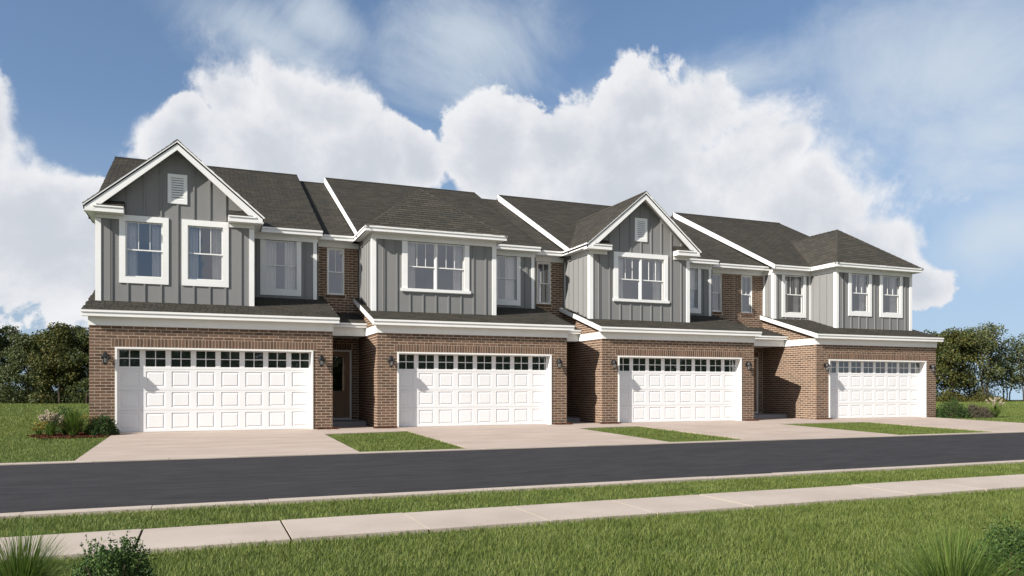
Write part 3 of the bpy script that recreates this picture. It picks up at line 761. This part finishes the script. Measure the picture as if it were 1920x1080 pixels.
    # white rake boards on both ends of the main roof
    for xx, w in ((roof_x[0]-.03, .028), (roof_x[1]+.002, .02)):
        if k == 0 and xx < 0: continue          # the left end shows only the shingle edge
        d = .215 if xx < 0 else .12
        ys = ME-.02
        zr = EAVE+rs*(RIDGE_Y-ME)
        MB().prism([(xx, ys, EAVE-.15), (xx, ys, EAVE+(.012 if k else -.02)), (xx, RIDGE_Y, zr+(.022 if k else -.02)), (xx, RIDGE_Y, zr-d)], (w, 0, 0)).build('rake_board', 'white' if xx < 0 else 'roof_deck', H)
    MB().prism([(roof_x[0], ME+.3, EAVE-.1), (roof_x[0], RIDGE_Y, RZ-.12), (roof_x[0], 2*RIDGE_Y-ME-.3, EAVE-.1)], (.0, 0, 0)) if False else None
    gx = .01 if k else .0
    MB().poly([(gx, YM, 5.6), (gx, 15.4, 5.6), (gx, 15.4, EAVE), (gx, RIDGE_Y, RZ-.16), (gx, YM, EAVE+.05)]).poly([(5.92, YM, 5.6), (5.92, 15.4, 5.6), (5.92, 15.4, EAVE), (5.92, RIDGE_Y, RZ-.16), (5.92, YM, EAVE+.05)]) \
        .poly([(gx, YE, 2.8), (gx, 15.4, 2.8), (gx, 15.4, 5.6), (gx, YE, 5.6)]).poly([(5.92, YE, 2.8), (5.92, 15.4, 2.8), (5.92, 15.4, 5.6), (5.92, YE, 5.6)]).build('end_wall', 'siding', H)
    ovw = hw
    if gable:
        yb = ME+(peak-EAVE)/rs+.25
        for s in (-1, 1):
            xe = xc+s*ovw
            O1 = [(xe, BE, EAVE), (xc, BE, peak), (xc, yb, peak), (xe, yb, EAVE)]
            r = MB(); dn = [(p[0], p[1], p[2]-.10) for p in O1]; up_ = [(p[0], p[1], p[2]-.014) for p in O1]
            r.poly(up_); r.poly(dn)
            for i in range(4): r.poly([up_[i], up_[(i+1) % 4], dn[(i+1) % 4], dn[i]])
            r.build('bay_roof', 'roof_deck', H)
            if s < 0: add_field(sh, [(xe-.02, yb, EAVE-.017), (xe-.02, BE-.03, EAVE-.017), (xc, BE-.03, peak), (xc, yb, peak)], rng)
            else: add_field(sh, [(xe+.02, BE-.03, EAVE-.017), (xe+.02, yb, EAVE-.017), (xc, yb, peak), (xc, BE-.03, peak)], rng)
            # rake board in two steps, and the white soffit behind it
            t = .20
            MB().prism([(xe, BE, EAVE-.155), (xe, BE, EAVE-.056), (xc, BE, peak-.056), (xc, BE, peak-.056-t), (xe-s*.22, BE, EAVE-.155)], (0, .03, 0)) \
                .prism([(xe, BE-.024, EAVE-.054), (xe, BE-.024, EAVE+.006), (xc, BE-.024, peak+.006), (xc, BE-.024, peak-.054)], (0, .05, 0)).build('rake_board', 'white', H)
            MB().prism([(xe-s*.1, BE+.03, EAVE-.11+.0845), (xc, BE+.03, peak-.11), (xc, BE+.03, peak-.135), (xe-s*.1, BE+.03, EAVE-.135+.0845)], (0, YB-BE-.028, 0)).build('rake_soffit', 'white', H)
            # frieze strip along the rake against the wall
            MB().prism([(xe-s*.5, YB-.022, EAVE+.5*.845-.135), (xc, YB-.022, peak-.135), (xc, YB-.022, peak-.235), (xe-s*.5, YB-.022, EAVE+.5*.845-.235)], (0, .02, 0)).build('rake_frieze', 'siding', H)
            # boxed eave return with its own little shingled top
            ra, rb = sorted((xe-s*.006, xe-s*.93))
            ret = MB().box(ra, rb, BE+.002, YB-.031, EAVE-.205+.02, EAVE-.06).box(ra+(.2 if s < 0 else -.0), rb-(.2 if s > 0 else -.0), BE-.020, YB-.031, EAVE-.058, EAVE-.02).build('eave_return', 'white', H)
            c0, c1 = sorted((xe-s*.30, xe-s*.93))
            MB().prism([(c0, BE-.01, EAVE-.018), (c0, YB-.002, EAVE+.17), (c0, YB-.002, EAVE-.018)], (c1-c0, 0, 0)).build('return_roof', 'roof_deck', ret)
            add_field(sh, [(c0, BE-.015, EAVE-.014), (c1, BE-.015, EAVE-.014), (c1, YB-.02, EAVE+.172), (c0, YB-.02, EAVE+.172)], rng, .10)
        for s_ in (-1, 1): sh.poly([(xc, BE-.03, peak+.022), (xc, yb-.3, peak+.022), (xc+s_*.11, yb-.3, peak-.065), (xc+s_*.11, BE-.03, peak-.065)])
        # louvred vent
        v = MB(); a, b, c, d = xc-.245, xc+.245, 6.16, 6.96; t = .095
        v.box(a, a+t, YB-.03, YB+.001, c, d).box(b-t, b, YB-.03, YB+.001, c, d).box(a+t, b-t, YB-.0301, YB+.001, c, c+t+.02).box(a+t, b-t, YB-.0301, YB+.001, d-t, d)
        vent = v.build('gable_vent', 'white', H)
        MB().box(a+t, b-t, YB-.004, YB-.002, c+t+.02, d-t).build('vent_backing', 'stoop', vent)
        zz = c+t+.02
        for i in range(9):
            z = zz+(d-t-zz)*i/9
            MB().prism([(a+t, YB-.028, z+.004), (a+t, YB-.006, z+.052), (a+t, YB-.004, z+.046), (a+t, YB-.026, z)], (b-a-2*t, 0, 0)).build('slat', 'white', vent)
    else:
        hp = .815; ty, tz = BE+ovw, EAVE+hp*ovw; yb = ME+(tz-EAVE)/rs+.25
        xl, xr = xc-ovw, xc+ovw; e = .016
        P = dict(a=(xl-e, BE-e, EAVE-e*hp), b=(xr+e, BE-e, EAVE-e*hp), t=(xc, ty, tz), tb=(xc, yb, tz), c=(xl-e, yb, EAVE-e*hp), d=(xr+e, yb, EAVE-e*hp))
        r = MB()
        for f in (('a', 'b', 't'), ('c', 'a', 't', 'tb'), ('b', 'd', 'tb', 't')):
            r.poly([(P[i][0], P[i][1], P[i][2]-.014) for i in f]); add_field(sh, [P[i] for i in f], rng)
        r.poly([(P[i][0], P[i][1], P[i][2]-.03) for i in ('a', 'b', 'd', 'c')])
        r.build('bay_roof', 'roof_deck', H)
        for i, j in (('a', 't'), ('b', 't'), ('t', 'tb')):
            p, q = Vector(P[i]), Vector(P[j]); nseg = max(2, int((q-p).length/.22))
            for s_ in range(nseg):
                u, w_ = p.lerp(q, s_/nseg), p.lerp(q, (s_+1.0)/nseg); dr = (w_-u).normalized(); sd_ = dr.cross(Vector((0, 0, 1))).normalized()*.085
                h0, h1 = Vector((0, 0, .024)), Vector((0, 0, .012)); dn = Vector((0, 0, -.055))
                sh.poly([u+h0, w_+h1, w_+h1+sd_+dn, u+h0+sd_+dn]); sh.poly([w_+h1, u+h0, u+h0-sd_+dn, w_+h1-sd_+dn])
    tag(sh.build('roof_shingles', 'shingle', H), kind='stuff')
    # rooms behind the upper windows
    room(H, bx0+.05, bx1-.05, YB+.165, 3.9, 3.7, 5.74)
    room(H, mx0+.02, mx1-.02, YM+.165, 4.6, 3.9, 5.74)
    return H, wins, mw, wb, wt

NAMES = ['left-end house', 'second house from left', 'third house from left', 'right-end house']
LABELS = ['grey and brick townhouse with a front gable at the left end of the row',
          'townhouse with hipped bay roof and wide double window, second from the left',
          'townhouse with a front gable over one wide double window, third from the left',
          'townhouse with hipped bay roof and two single bay windows, at the right end']
KINDS = ['gable', 'hip', 'gable', 'hip']
for k in range(4):
    H, wins, mw, wb, wt = townhouse(k, KINDS[k], LABELS[k])
    x0 = X0[k]; cw = .27; wn = 0
    for i, (a, b, u) in enumerate(wins):
        where = {(0, 0): 'left bay window', (0, 1): 'right bay window', (3, 0): 'left bay window', (3, 1): 'right bay window'}.get((k, i), 'double bay window')
        ww = .27 if u == 1 else .30
        curtain(a, b, x0+a+.01, x0+a+ww, wb+.02, wt+.06, YB+.215, f'pale curtain at the left of the {where}, {NAMES[k]}', k*10+i)
        curtain(a, b, x0+b-ww, x0+b-.01, wb+.02, wt+.06, YB+.215, f'pale curtain at the right of the {where}, {NAMES[k]}', k*10+i+5)
    a, b = mw
    curtain(a, b, x0+a+.01, x0+a+.33, wb+.02, wt+.06, YM+.215, f'pale curtain at the left of the set-back upper window, {NAMES[k]}', k*10+8)
    curtain(a, b, x0+b-.33, x0+b-.01, wb+.02, wt+.06, YM+.215, f'pale curtain at the right of the set-back upper window, {NAMES[k]}', k*10+9)

# wall lanterns beside the garage doors
def lantern(x, label):
    t = tag(empty('wall_lantern', (x, -.008, 1.76)), label, 'lamp', 'lanterns beside the garage doors')
    cy = -.135
    MB().lathe([(.0, -.0), (.062, .0), (.062, .02), (.05, .028), (.0, .03)], 12, 0, 0).build('backplate', 'black', t, (0, 0, .22)).rotation_euler = (math.pi/2, 0, 0)
    a = MB(); a.smooth = True
    a.tube([(0, -.02, .22), (0, -.06, .235), (0, -.10, .28), (0, cy, .305)], [.012]*4, 8).build('arm', 'black', t)
    h = MB(); h.lathe([(.105, .165), (.108, .172), (.085, .20), (.068, .235), (.055, .262), (.05, .27), (.03, .29), (.012, .30), (.010, .315), (.016, .325), (.0, .335)], 6, 0, cy).build('hood', 'black', t)
    MB().lathe([(.045, .025), (.082, .165)], 6, 0, cy).build('glass', 'lamp_glass', t)
    for i in range(6):
        q = 2*math.pi*i/6
        MB().tube([(.048*math.cos(q), cy+.048*math.sin(q), .02), (.086*math.cos(q), cy+.086*math.sin(q), .168)], [.006, .006], 5).build('cage_bar', 'black', t)
    MB().lathe([(.0, -.03), (.012, -.02), (.01, -.01), (.05, .012), (.054, .028), (.03, .03)], 6, 0, cy).build('base', 'black', t)
    b = MB(); b.smooth = True
    b.lathe([(.0, .03), (.026, .032), (.028, .10), (.036, .125), (.03, .15), (.0, .16)], 10, 0, cy).build('bulb', 'bulb', t)
for k, x0 in enumerate(X0):
    lantern(x0+.375, f'black wall lantern on the pilaster left of the garage door, {NAMES[k]}')
    lantern(x0+5.70, f'black wall lantern on the pilaster right of the garage door, {NAMES[k]}')

# ------------------------------------------------------------------ planting
R = np.random.default_rng(7)
def leaf_cards(C, size, rng, aspect=.55, up=.3):
    """one folded-free leaf quad at each point with a random facing"""
    n = len(C); d = rng.normal(size=(n, 3)); d[:, 2] += up; d /= np.linalg.norm(d, axis=1)[:, None]
    r = rng.normal(size=(n, 3)); s = np.cross(d, r); s /= np.linalg.norm(s, axis=1)[:, None]
    L = (size*rng.uniform(.6, 1.3, n))[:, None]; u = d*L; v = s*L*aspect
    V = np.stack([C-u*.5, C+v*.5, C+u*.5, C-v*.5], 1).reshape(-1, 3)
    return V, np.arange(4*n).reshape(-1, 4)
def blades(P, h, w, lean, rng, seg=2, az=None):
    """tapered bent blades rooted at P"""
    n = len(P); a = rng.uniform(0, 2*np.pi, n) if az is None else az
    d = np.stack([np.cos(a), np.sin(a), np.zeros(n)], 1); b = a+rng.normal(0, .6, n)+np.pi/2
    s = np.stack([np.cos(b), np.sin(b), np.zeros(n)], 1)*(w/2)[:, None]
    rows = []
    for j in range(seg):
        t = j/seg; c = P+d*(lean*t*t)[:, None]; c[:, 2] += h*t*(1-.25*t*np.minimum(lean/h, 1.2))
        wd = 1-.55*t; rows += [c-s*wd, c+s*wd]
    c = P+d*lean[:, None]; c[:, 2] += h*(1-.25*np.minimum(lean/h, 1.2)); rows.append(c)
    V = np.stack(rows, 1).reshape(-1, 3); m = 2*seg+1; base = (np.arange(n)*m)[:, None]
    tri = []
    for j in range(seg-1): tri += [[2*j, 2*j+1, 2*j+3], [2*j, 2*j+3, 2*j+2]]
    tri.append([2*seg-2, 2*seg-1, 2*seg])
    F = (base[:, :, None]+np.array(tri)[None]).reshape(-1, 3)
    return V, F
def join(parts):
    Vs, Fs, o = [], [], 0
    for V, F in parts: Vs.append(V); Fs.append(F+o); o += len(V)
    return np.concatenate(Vs), np.concatenate(Fs)

# lawn blades: denser and finer near the camera
def scatter(x0, x1, y0, y1, dens, keep=None):
    n = int((x1-x0)*(y1-y0)*dens); P = np.stack([R.uniform(x0, x1, n), R.uniform(y0, y1, n)], 1)
    return P if keep is None else P[keep(P[:, 0], P[:, 1])]
def lawn_patch(P, h, w, seg=2):
    n = len(P); z = ground_z(P[:, 0], P[:, 1], .022)
    patch = .5+.5*np.sin(P[:, 0]*2.1+1.3*np.sin(P[:, 1]*1.7))*np.sin(P[:, 1]*2.6+1.1*np.sin(P[:, 0]*1.3))
    hh = h*R.uniform(.55, 1.15, n)*(.82+.3*patch); Q = np.column_stack([P, z])
    return blades(Q, hh, w*R.uniform(.7, 1.3, n), hh*R.uniform(.15, .95, n), R, seg)
def in_view(margin=1.5, near=3.6):
    f = np.array([math.sin(YAW), math.cos(YAW)]); r = np.array([math.cos(YAW), -math.sin(YAW)])
    def k(x, y):
        dx, dy = x-CAM.x, y-CAM.y; d = dx*f[0]+dy*f[1]; l = dx*r[0]+dy*r[1]
        return (d > near) & (np.abs(l) < d*.6653+margin)
    return k
vis = in_view(4.0)
parts = []
near = lambda x, y: vis(x, y) & (y < -15.13+.02*np.sin(x*9)+.015*np.sin(x*23))
P = scatter(-2, 16, -20, -15.05, 4600, near); parts.append(lawn_patch(P, .058, .0046, 2))
P = scatter(-4, 24, -14.19, -12.83, 3000, vis); parts.append(lawn_patch(P, .055, .0055, 2))
P = scatter(16, 60, -16.5, -15.14, 600, vis); parts.append(lawn_patch(P, .06, .010, 1))
P = scatter(24, 70, -14.17, -12.86, 500, vis); parts.append(lawn_patch(P, .055, .011, 1))
ISL = [(X0[k]+DR+.055, X0[k+1]+DL-.025, KERB_BACK, -1.74+(.0)) for k in range(3)]
for i, (a, b, c, d) in enumerate(ISL):
    def isl(x, y, a=a, b=b, i=i): return (y < -1.75+(.35*(x-a)/(b-a) if i < 2 else 0))
    P = scatter(a, b, c, d+.36, 1500 if i == 0 else 1100, isl); parts.append(lawn_patch(P, .055, .008, 2))
mulch_c = np.array([-.85, -.35])
def left_lawn(x, y):
    bed = ((x+.82)/.96)**2+((y+.40)/.76)**2 < 1
    return vis(x, y) & ~bed & ~((x > -.62) & (y > -.02)) & (x < .0) 
P = scatter(-16, 0, KERB_BACK, 4, 900, left_lawn); parts.append(lawn_patch(P, .055, .011, 1))
P = scatter(-26, -.6, 4, 20, 260, left_lawn); parts.append(lawn_patch(P, .085, .02, 1))
P = scatter(-32, -.6, 20, 45, 90, left_lawn); parts.append(lawn_patch(P, .10, .035, 1))
right_lawn = lambda x, y: vis(x, y) & (x > X0[3]+DR+.06) & ~((x < X0[3]+GW+.02) & (y > -.02))
P = scatter(28, 45, KERB_BACK, 8, 380, right_lawn); parts.append(lawn_patch(P, .058, .015, 1))
P = scatter(30, 90, 8, 30, 80, lambda x, y: right_lawn(x, y) & (crest(x, y) < 2)); parts.append(lawn_patch(P, .10, .035, 1))
V, F = join(parts)
tag(place('lawn_grass', fast_mesh('lawn_grass', V, F, 'grass')), 'short mown green lawn around the drives and along the sidewalk', 'grass', kind='stuff')

# mulch: beds of small bark chips
def mulch(name, pts_fn, n, label):
    P = pts_fn(n); n = len(P); z = ground_z(P[:, 0], P[:, 1], .022)+R.uniform(.012, .04, n)
    C = np.column_stack([P, z]); V, F = leaf_cards(C, .065, R, .5, .0)
    bad = V[:, 2] < -.2; V[bad, 2] = -.2
    tag(place(name, fast_mesh(name, V, F, 'mulch')), label, 'mulch', kind='stuff')
def ell(cx, cy, rx, ry):
    def f(n):
        a = R.uniform(0, 2*np.pi, n); r = np.sqrt(R.uniform(0, 1, n)); w = 1+.08*np.sin(a*5)+.05*np.sin(a*11)
        P = np.stack([cx+rx*r*w*np.cos(a), cy+ry*r*w*np.sin(a)], 1)
        return P[~((P[:, 0] > -.6) & (P[:, 0] < 28.78) & (P[:, 1] > -.01)) & ~((P[:, 0] > X0[0]+DL-.03) & (P[:, 0] < X0[0]+DR) & (P[:, 1] > -9) & (cx < 0))]
    return f
mulch('mulch_bed', ell(-.82, -.40, .98, .80), 4600, 'reddish bark mulch in the planting bed at the left corner')
def box_pts(x0, x1, y0, y1): return lambda n: np.stack([R.uniform(x0, x1, n), R.uniform(y0, y1, n)*R.uniform(.35, 1, n)], 1)
for k, x0 in enumerate(X0):
    if k < 3: 
        P = box_pts(x0+DR+.07, x0+GW+.14, -.24, -.01)(260); C = np.column_stack([P, np.full(len(P), .012)+R.uniform(.008, .035, len(P))]); V, F = leaf_cards(C, .05, R, .5, 0)
        tag(place('mulch_strip', fast_mesh('mulch_strip', V, F, 'mulch')), f'thin reddish mulch at the foot of the right pilaster, {NAMES[k]}', 'mulch', kind='stuff')
    if k > 0:
        P = box_pts(x0-.12, x0+DL-.02, -.34, -.01)(300); C = np.column_stack([P, np.full(len(P), .012)+R.uniform(.008, .035, len(P))]); V, F = leaf_cards(C, .05, R, .5, 0)
        tag(place('mulch_strip', fast_mesh('mulch_strip', V, F, 'mulch')), f'thin reddish mulch at the foot of the left pilaster, {NAMES[k]}', 'mulch', kind='stuff')

def shrub(x, y, rx, ry, h, n, leaf, mat, label, name='shrub', ragged=.16, z=None):
    t = tag(empty(name, (x, y, float(ground_z(np.array(x), np.array(y), .022)) if z is None else z)), label, 'shrub')
    d = R.normal(size=(n, 3)); d /= np.linalg.norm(d, axis=1)[:, None]; d[:, 2] = np.abs(d[:, 2])*1.0-.12
    lump = 1+ragged*(np.sin(d[:, 0]*7+x*3)*np.sin(d[:, 1]*6+1)+.6*np.sin(d[:, 2]*11+d[:, 0]*9+y))
    rad = (R.uniform(.42, 1, n)**.45)*lump
    C = np.column_stack([d[:, 0]*rx*rad, d[:, 1]*ry*rad, .04+np.maximum(d[:, 2]*rad, -.02)*h])
    # upright sprigs that break the outline
    ns = max(12, n//160); sp = []
    for i in range(ns):
        a = R.uniform(0, 2*np.pi); e = R.uniform(.15, 1.4); q = np.array([np.cos(a)*np.cos(e)*rx, np.sin(a)*np.cos(e)*ry, np.sin(e)*h])
        m = 14; s = R.uniform(.86, 1.0)+np.linspace(0, R.uniform(.08, .26), m)[:, None]; sp.append(q*s+R.normal(0, leaf*.3, (m, 3)))
    C = np.concatenate([C]+sp); C[:, 2] = np.maximum(C[:, 2], .015)
    V, F = leaf_cards(C, leaf, R, .5, .5); place('foliage', fast_mesh('foliage', V, F, mat), t)
    st = MB()
    for i in range(9):
        a = i*.7+.3; st.tube([(.02*math.cos(a), .02*math.sin(a), -.01), (rx*.35*math.cos(a), ry*.35*math.sin(a), h*.4), (rx*.6*math.cos(a), ry*.6*math.sin(a), h*.75)], [.012*h/.5, .008*h/.5, .004*h/.5], 5)
    st.build('stems', 'sapwood', t); return t
def tussock(x, y, h, spread, n, w, label, name='ornamental_grass', mat='reed', plumes=0, plume_h=None, cat='ornamental grass'):
    t = tag(empty(name, (x, y, float(ground_z(np.array(x), np.array(y), .022)))), label, cat)
    a = R.uniform(0, 2*np.pi, n); r = np.sqrt(R.uniform(0, 1, n))
    P = np.column_stack([.16*spread*r*np.cos(a), .16*spread*r*np.sin(a), np.zeros(n)])
    hh = h*R.uniform(.45, 1.08, n); le = spread*r*R.uniform(.25, 1.05, n)
    V, F = blades(P, hh*(1.15-.25*r), w*R.uniform(.6, 1.2, n), le, R, 6, a+R.normal(0, .25, n)); place('blades', fast_mesh('blades', V, F, mat), t)
    for i in range(plumes):
        a = R.uniform(0, 2*np.pi); r = R.uniform(.15, 1); top = np.array([spread*.85*r*np.cos(a), spread*.85*r*np.sin(a), (plume_h or h)*R.uniform(.82, 1.05)*(1.1-.25*r)])
        m = MB(); m.tube([(top[0]*.1, top[1]*.1, .0), (top[0]*.45, top[1]*.45, top[2]*.6), tuple(top)], [.004, .003, .002], 4); m.build('stalk', mat, t)
        c = np.linspace(0, 1, 110)[:, None]; dirv = np.array([np.cos(a)*.5, np.sin(a)*.5, .75]); C = top+dirv*(c-.45)*.30*h/.6+np.array([0, 0, -.05])*(c**2)+R.normal(0, 1, (110, 3))*.018*(np.sin(np.pi*np.clip(c, .05, .98)))
        V, F = leaf_cards(C, .06, R, .3, 1.4); place('plume', fast_mesh('plume', V, F, 'plume'), t)
    return t
def lily(x, y, h, sp, label):
    t = tussock(x, y, h*.75, sp, 160, .012, label, 'flowering_plant', 'reed', cat='flowering plant')
    n = 30; a = R.uniform(0, 2*np.pi, n); r = np.sqrt(R.uniform(0, 1, n)); C = []
    for i in range(n):
        c = np.array([sp*r[i]*np.cos(a[i]), sp*r[i]*np.sin(a[i]), h*R.uniform(.5, 1.02)]); C.append(c+R.normal(0, .016, (6, 3)))
    V, F = leaf_cards(np.concatenate(C), .05, R, .7, .2); tag(place('flowers', fast_mesh('flowers', V, F, 'flower'), t), kind='stuff')
    return t
# bed at the left corner
tussock(-1.34, -.55, .42, .32, 340, .011, 'feathery grass with beige plumes at the left of the mulch bed', plumes=24, plume_h=.56)
shrub(-1.20, .75, .42, .36, .66, 3600, .045, 'shrub', 'dark round shrub at the back of the left bed, behind the plumes')
tussock(-.86, -.55, .74, .50, 620, .013, 'upright green ornamental grass in the middle of the left bed')
lily(-1.62, -.35, .36, .18, 'yellow flowering plant at the far left of the mulch bed')
lily(-1.08, -.30, .42, .20, 'yellow flowering plant between the plumes and the green grass')
lily(-.60, -.20, .50, .26, 'orange-yellow flowering plant between the green grass and the wall shrub')
shrub(-.22, -.48, .35, .32, .52, 5600, .04, 'shrub', 'dense round green shrub at the left brick pilaster')
# right end
shrub(29.25, -.35, .62, .55, .72, 3600, .055, 'shrub', 'dark round shrub at the right corner of the row')
shrub(30.35, -.55, .85, .45, .50, 3800, .05, 'heather', 'low brownish heather mound beside the right-hand shrub', 'heather')
tussock(31.15, -.75, .55, .38, 320, .018, 'pale plumed grass at the right end of the right planting', plumes=13, plume_h=.75)
# foreground
def at_depth(px, d):
    l = (px-960)/CAM_F*d; return CAM.x+math.sin(YAW)*d+math.cos(YAW)*l, CAM.y+math.cos(YAW)*d-math.sin(YAW)*l
x, y = at_depth(38, 4.35); tussock(x, y, .54, .44, 1500, .0046, 'tall green ornamental grass in the lower left corner')
x, y = at_depth(212, 4.3); shrub(x, y, .25, .24, .46, 12000, .020, 'shrub_fore', 'small-leaved green bush on the lawn at the lower left', ragged=.12)
x, y = at_depth(1785, 4.0); tussock(x, y, .62, .56, 1700, .0042, 'arching green ornamental grass in the lower right corner')
x, y = at_depth(1895, 4.45); shrub(x, y, .27, .25, .52, 12000, .020, 'shrub_fore', 'dark small-leaved bush at the right edge behind the arching grass', ragged=.12)

# ------------------------------------------------------------------ trees
def tree(x, y, h, rad, n, mats, label, seed, open_=.0, base=.18, stems=1, leaf=.16):
    rg = np.random.default_rng(seed); z = float(ground_z(np.array(x), np.array(y), .05))
    t = tag(empty('tree', (x, y, z)), label, 'tree', 'trees on the far side of the lawn')
    tr = MB(); ends = []
    for s in range(stems):
        sx = (s-(stems-1)/2)*.35
        p = [Vector((sx, rg.normal(0, .05), -.1))]; top = h*rg.uniform(.82, .95)
        for j in range(1, 7): p.append(Vector((sx+sx*j*.28+rg.normal(0, .10)*j*.35, rg.normal(0, .10)*j*.35, top*j/6)))
        r0 = .018*h/math.sqrt(stems); tr.tube(p, [r0*(1-.14*j) for j in range(7)], 7)
        for j in range(11):
            f = rg.uniform(.22, .95); i = int(f*6); st = p[i].lerp(p[min(i+1, 6)], f*6-i); a = rg.uniform(0, 6.283); L = rad*rg.uniform(.55, 1.0)*(1.15-.55*f)
            e = st+Vector((math.cos(a)*L, math.sin(a)*L, L*rg.uniform(.15, .8))); mid = st.lerp(e, .5)+Vector((0, 0, L*.12))
            tr.tube([st, mid, e], [r0*.42, r0*.26, r0*.09], 5); ends += [e, mid]
        ends.append(p[-1])
    tr.smooth = True; tr.build('trunk', 'bark', t)
    cs = []
    for e in ends: cs.append((e, rad*rg.uniform(.26, .46)))
    for i in range(int(26*(1-open_))):
        a = rg.uniform(0, 6.283); v = rg.uniform(base, 1); prof = math.sin(math.pi*min(1, .18+.82*v))**.6
        rr = rad*prof*math.sqrt(rg.uniform(.05, 1)); cs.append((Vector((math.cos(a)*rr, math.sin(a)*rr, h*v*.93)), rad*rg.uniform(.24, .42)))
    pts = []; per = n//len(cs)
    for c, r in cs:
        d = rg.normal(size=(per, 3)); d /= np.linalg.norm(d, axis=1)[:, None]
        q = d*(r*rg.uniform(.25, 1.12, per)**.6)[:, None]*np.array([1, 1, .72]); pts.append(np.array(c)+q)
    C = np.concatenate(pts); C = C[C[:, 2] > h*base*.5]
    half = rg.random(len(C)) < .72
    for sel, mt in ((half, mats[0]), (~half, mats[1])):
        V, F = leaf_cards(C[sel], leaf, rg, .6, .2); place('crown', fast_mesh('crown', V, F, mt), t)
    return t
def ray_at(px, depth): return at_depth(px, depth)
TL = [(-30, 57, 6.2, 1.9, 'leaf_pale', 'leaf_dark', 'pale green tree cut by the left edge of the picture'),
      (18, 58, 5.9, 1.7, 'leaf_dark', 'leaf_pale', 'dark green tree near the left edge, beside the pale edge tree'),
      (52, 56, 5.2, 1.6, 'leaf_pale', 'leaf_dark', 'lower pale tree between the two dark trees at left'),
      (84, 57, 5.6, 1.7, 'leaf_dark', 'leaf_olive', 'dark tree in the middle of the left tree line'),
      (112, 55, 5.9, 1.7, 'leaf_olive', 'leaf_dark', 'tallest olive-brown tree of the left tree line'),
      (140, 57, 5.7, 1.6, 'leaf_olive', 'leaf_dark', 'olive tree beside the tallest one at left'),
      (163, 55, 5.6, 1.7, 'leaf_dark', 'leaf_olive', 'dark tree half hidden by the left corner of the house')]
for i, (px, d, h, r, a, b, lab) in enumerate(TL):
    x, y = ray_at(px, d); tree(x, y, h, r*1.12, 11000, (a, b), lab, 100+i, base=.03, leaf=.17)
TR = [(1752, 63, 5.6, 2.0, 'leaf_dark', 'leaf_olive', 'dark tree half hidden by the right corner of the house', 5200, .1, 1),
      (1786, 62, 6.0, 2.3, 'leaf_olive', 'leaf_dark', 'broad olive-brown tree just right of the house', 6000, .1, 1),
      (1822, 64, 5.9, 2.0, 'leaf_dark', 'leaf_olive', 'dark green tree beside the broad olive tree at right', 5600, .14, 2),
      (1848, 62, 6.6, 1.7, 'leaf_pale', 'leaf_olive', 'tallest tree at right, with a thin airy pale top', 3600, .30, 2),
      (1888, 64, 5.0, 1.4, 'leaf_pale', 'leaf_dark', 'slender open tree with several stems near the right edge', 2400, .30, 3),
      (1925, 63, 5.8, 1.7, 'leaf_pale', 'leaf_dark', 'open pale tree cut by the right edge of the picture', 3000, .26, 3)]
for i, (px, d, h, r, a, b, lab, n, base, st) in enumerate(TR):
    x, y = ray_at(px, d); tree(x, y, h, r*(1.1 if n > 4000 else 1), int(n*(1.9 if n > 4000 else 1.5)), (a, b), lab, 200+i, open_=.35 if n < 4000 else 0, base=base*(.5 if n > 4000 else .8), stems=st, leaf=.17)
# rough growth at the foot of the tree lines
def undergrowth(name, pxa, pxb, d0, d1, n, h, mats, label):
    C = []
    for i in range(n):
        px = R.uniform(pxa, pxb); d = R.uniform(d0, d1); x, y = at_depth(px, d); hh = h*R.uniform(.4, 1)*(.7+.3*math.sin(px*.11))
        C.append(np.array([x, y, float(ground_z(np.array(x), np.array(y), .05))])+np.abs(R.normal(0, 1, (34, 3)))*np.array([.0, .0, hh*.5])+R.normal(0, .22, (34, 3))*np.array([1, 1, .1]))
    V, F = leaf_cards(np.concatenate(C), .13, R, .4, .8)
    tag(place(name, fast_mesh(name, V, F, mats)), label, 'undergrowth', kind='stuff')
undergrowth('undergrowth', -120, 200, 55, 59, 1500, 2.6, 'leaf_dark', 'dark undergrowth along the foot of the left tree line')
undergrowth('undergrowth', 1720, 1880, 61, 65, 700, 1.3, 'leaf_olive', 'low rough growth along the foot of the right trees')
# wood across the street behind the camera: seen only as the dark reflection in the garage door windows
C = []
for i in range(900):
    x = R.uniform(-30, 66); hh = R.uniform(4.5, 7.2); c = np.array([x, -58+R.normal(0, 1.6), hh*R.uniform(.05, .9)]); C.append(c+R.normal(0, 1, (70, 3))*np.array([1.1, .8, .8]))
C = np.concatenate(C); C = C[C[:, 2] > -.1]
V, F = leaf_cards(C, .5, R, .6, .2)
tag(place('distant_wood', fast_mesh('distant_wood', V, F, 'leaf_dark')), 'dark wood across the street mirrored in the garage door windows', 'wood', kind='stuff')
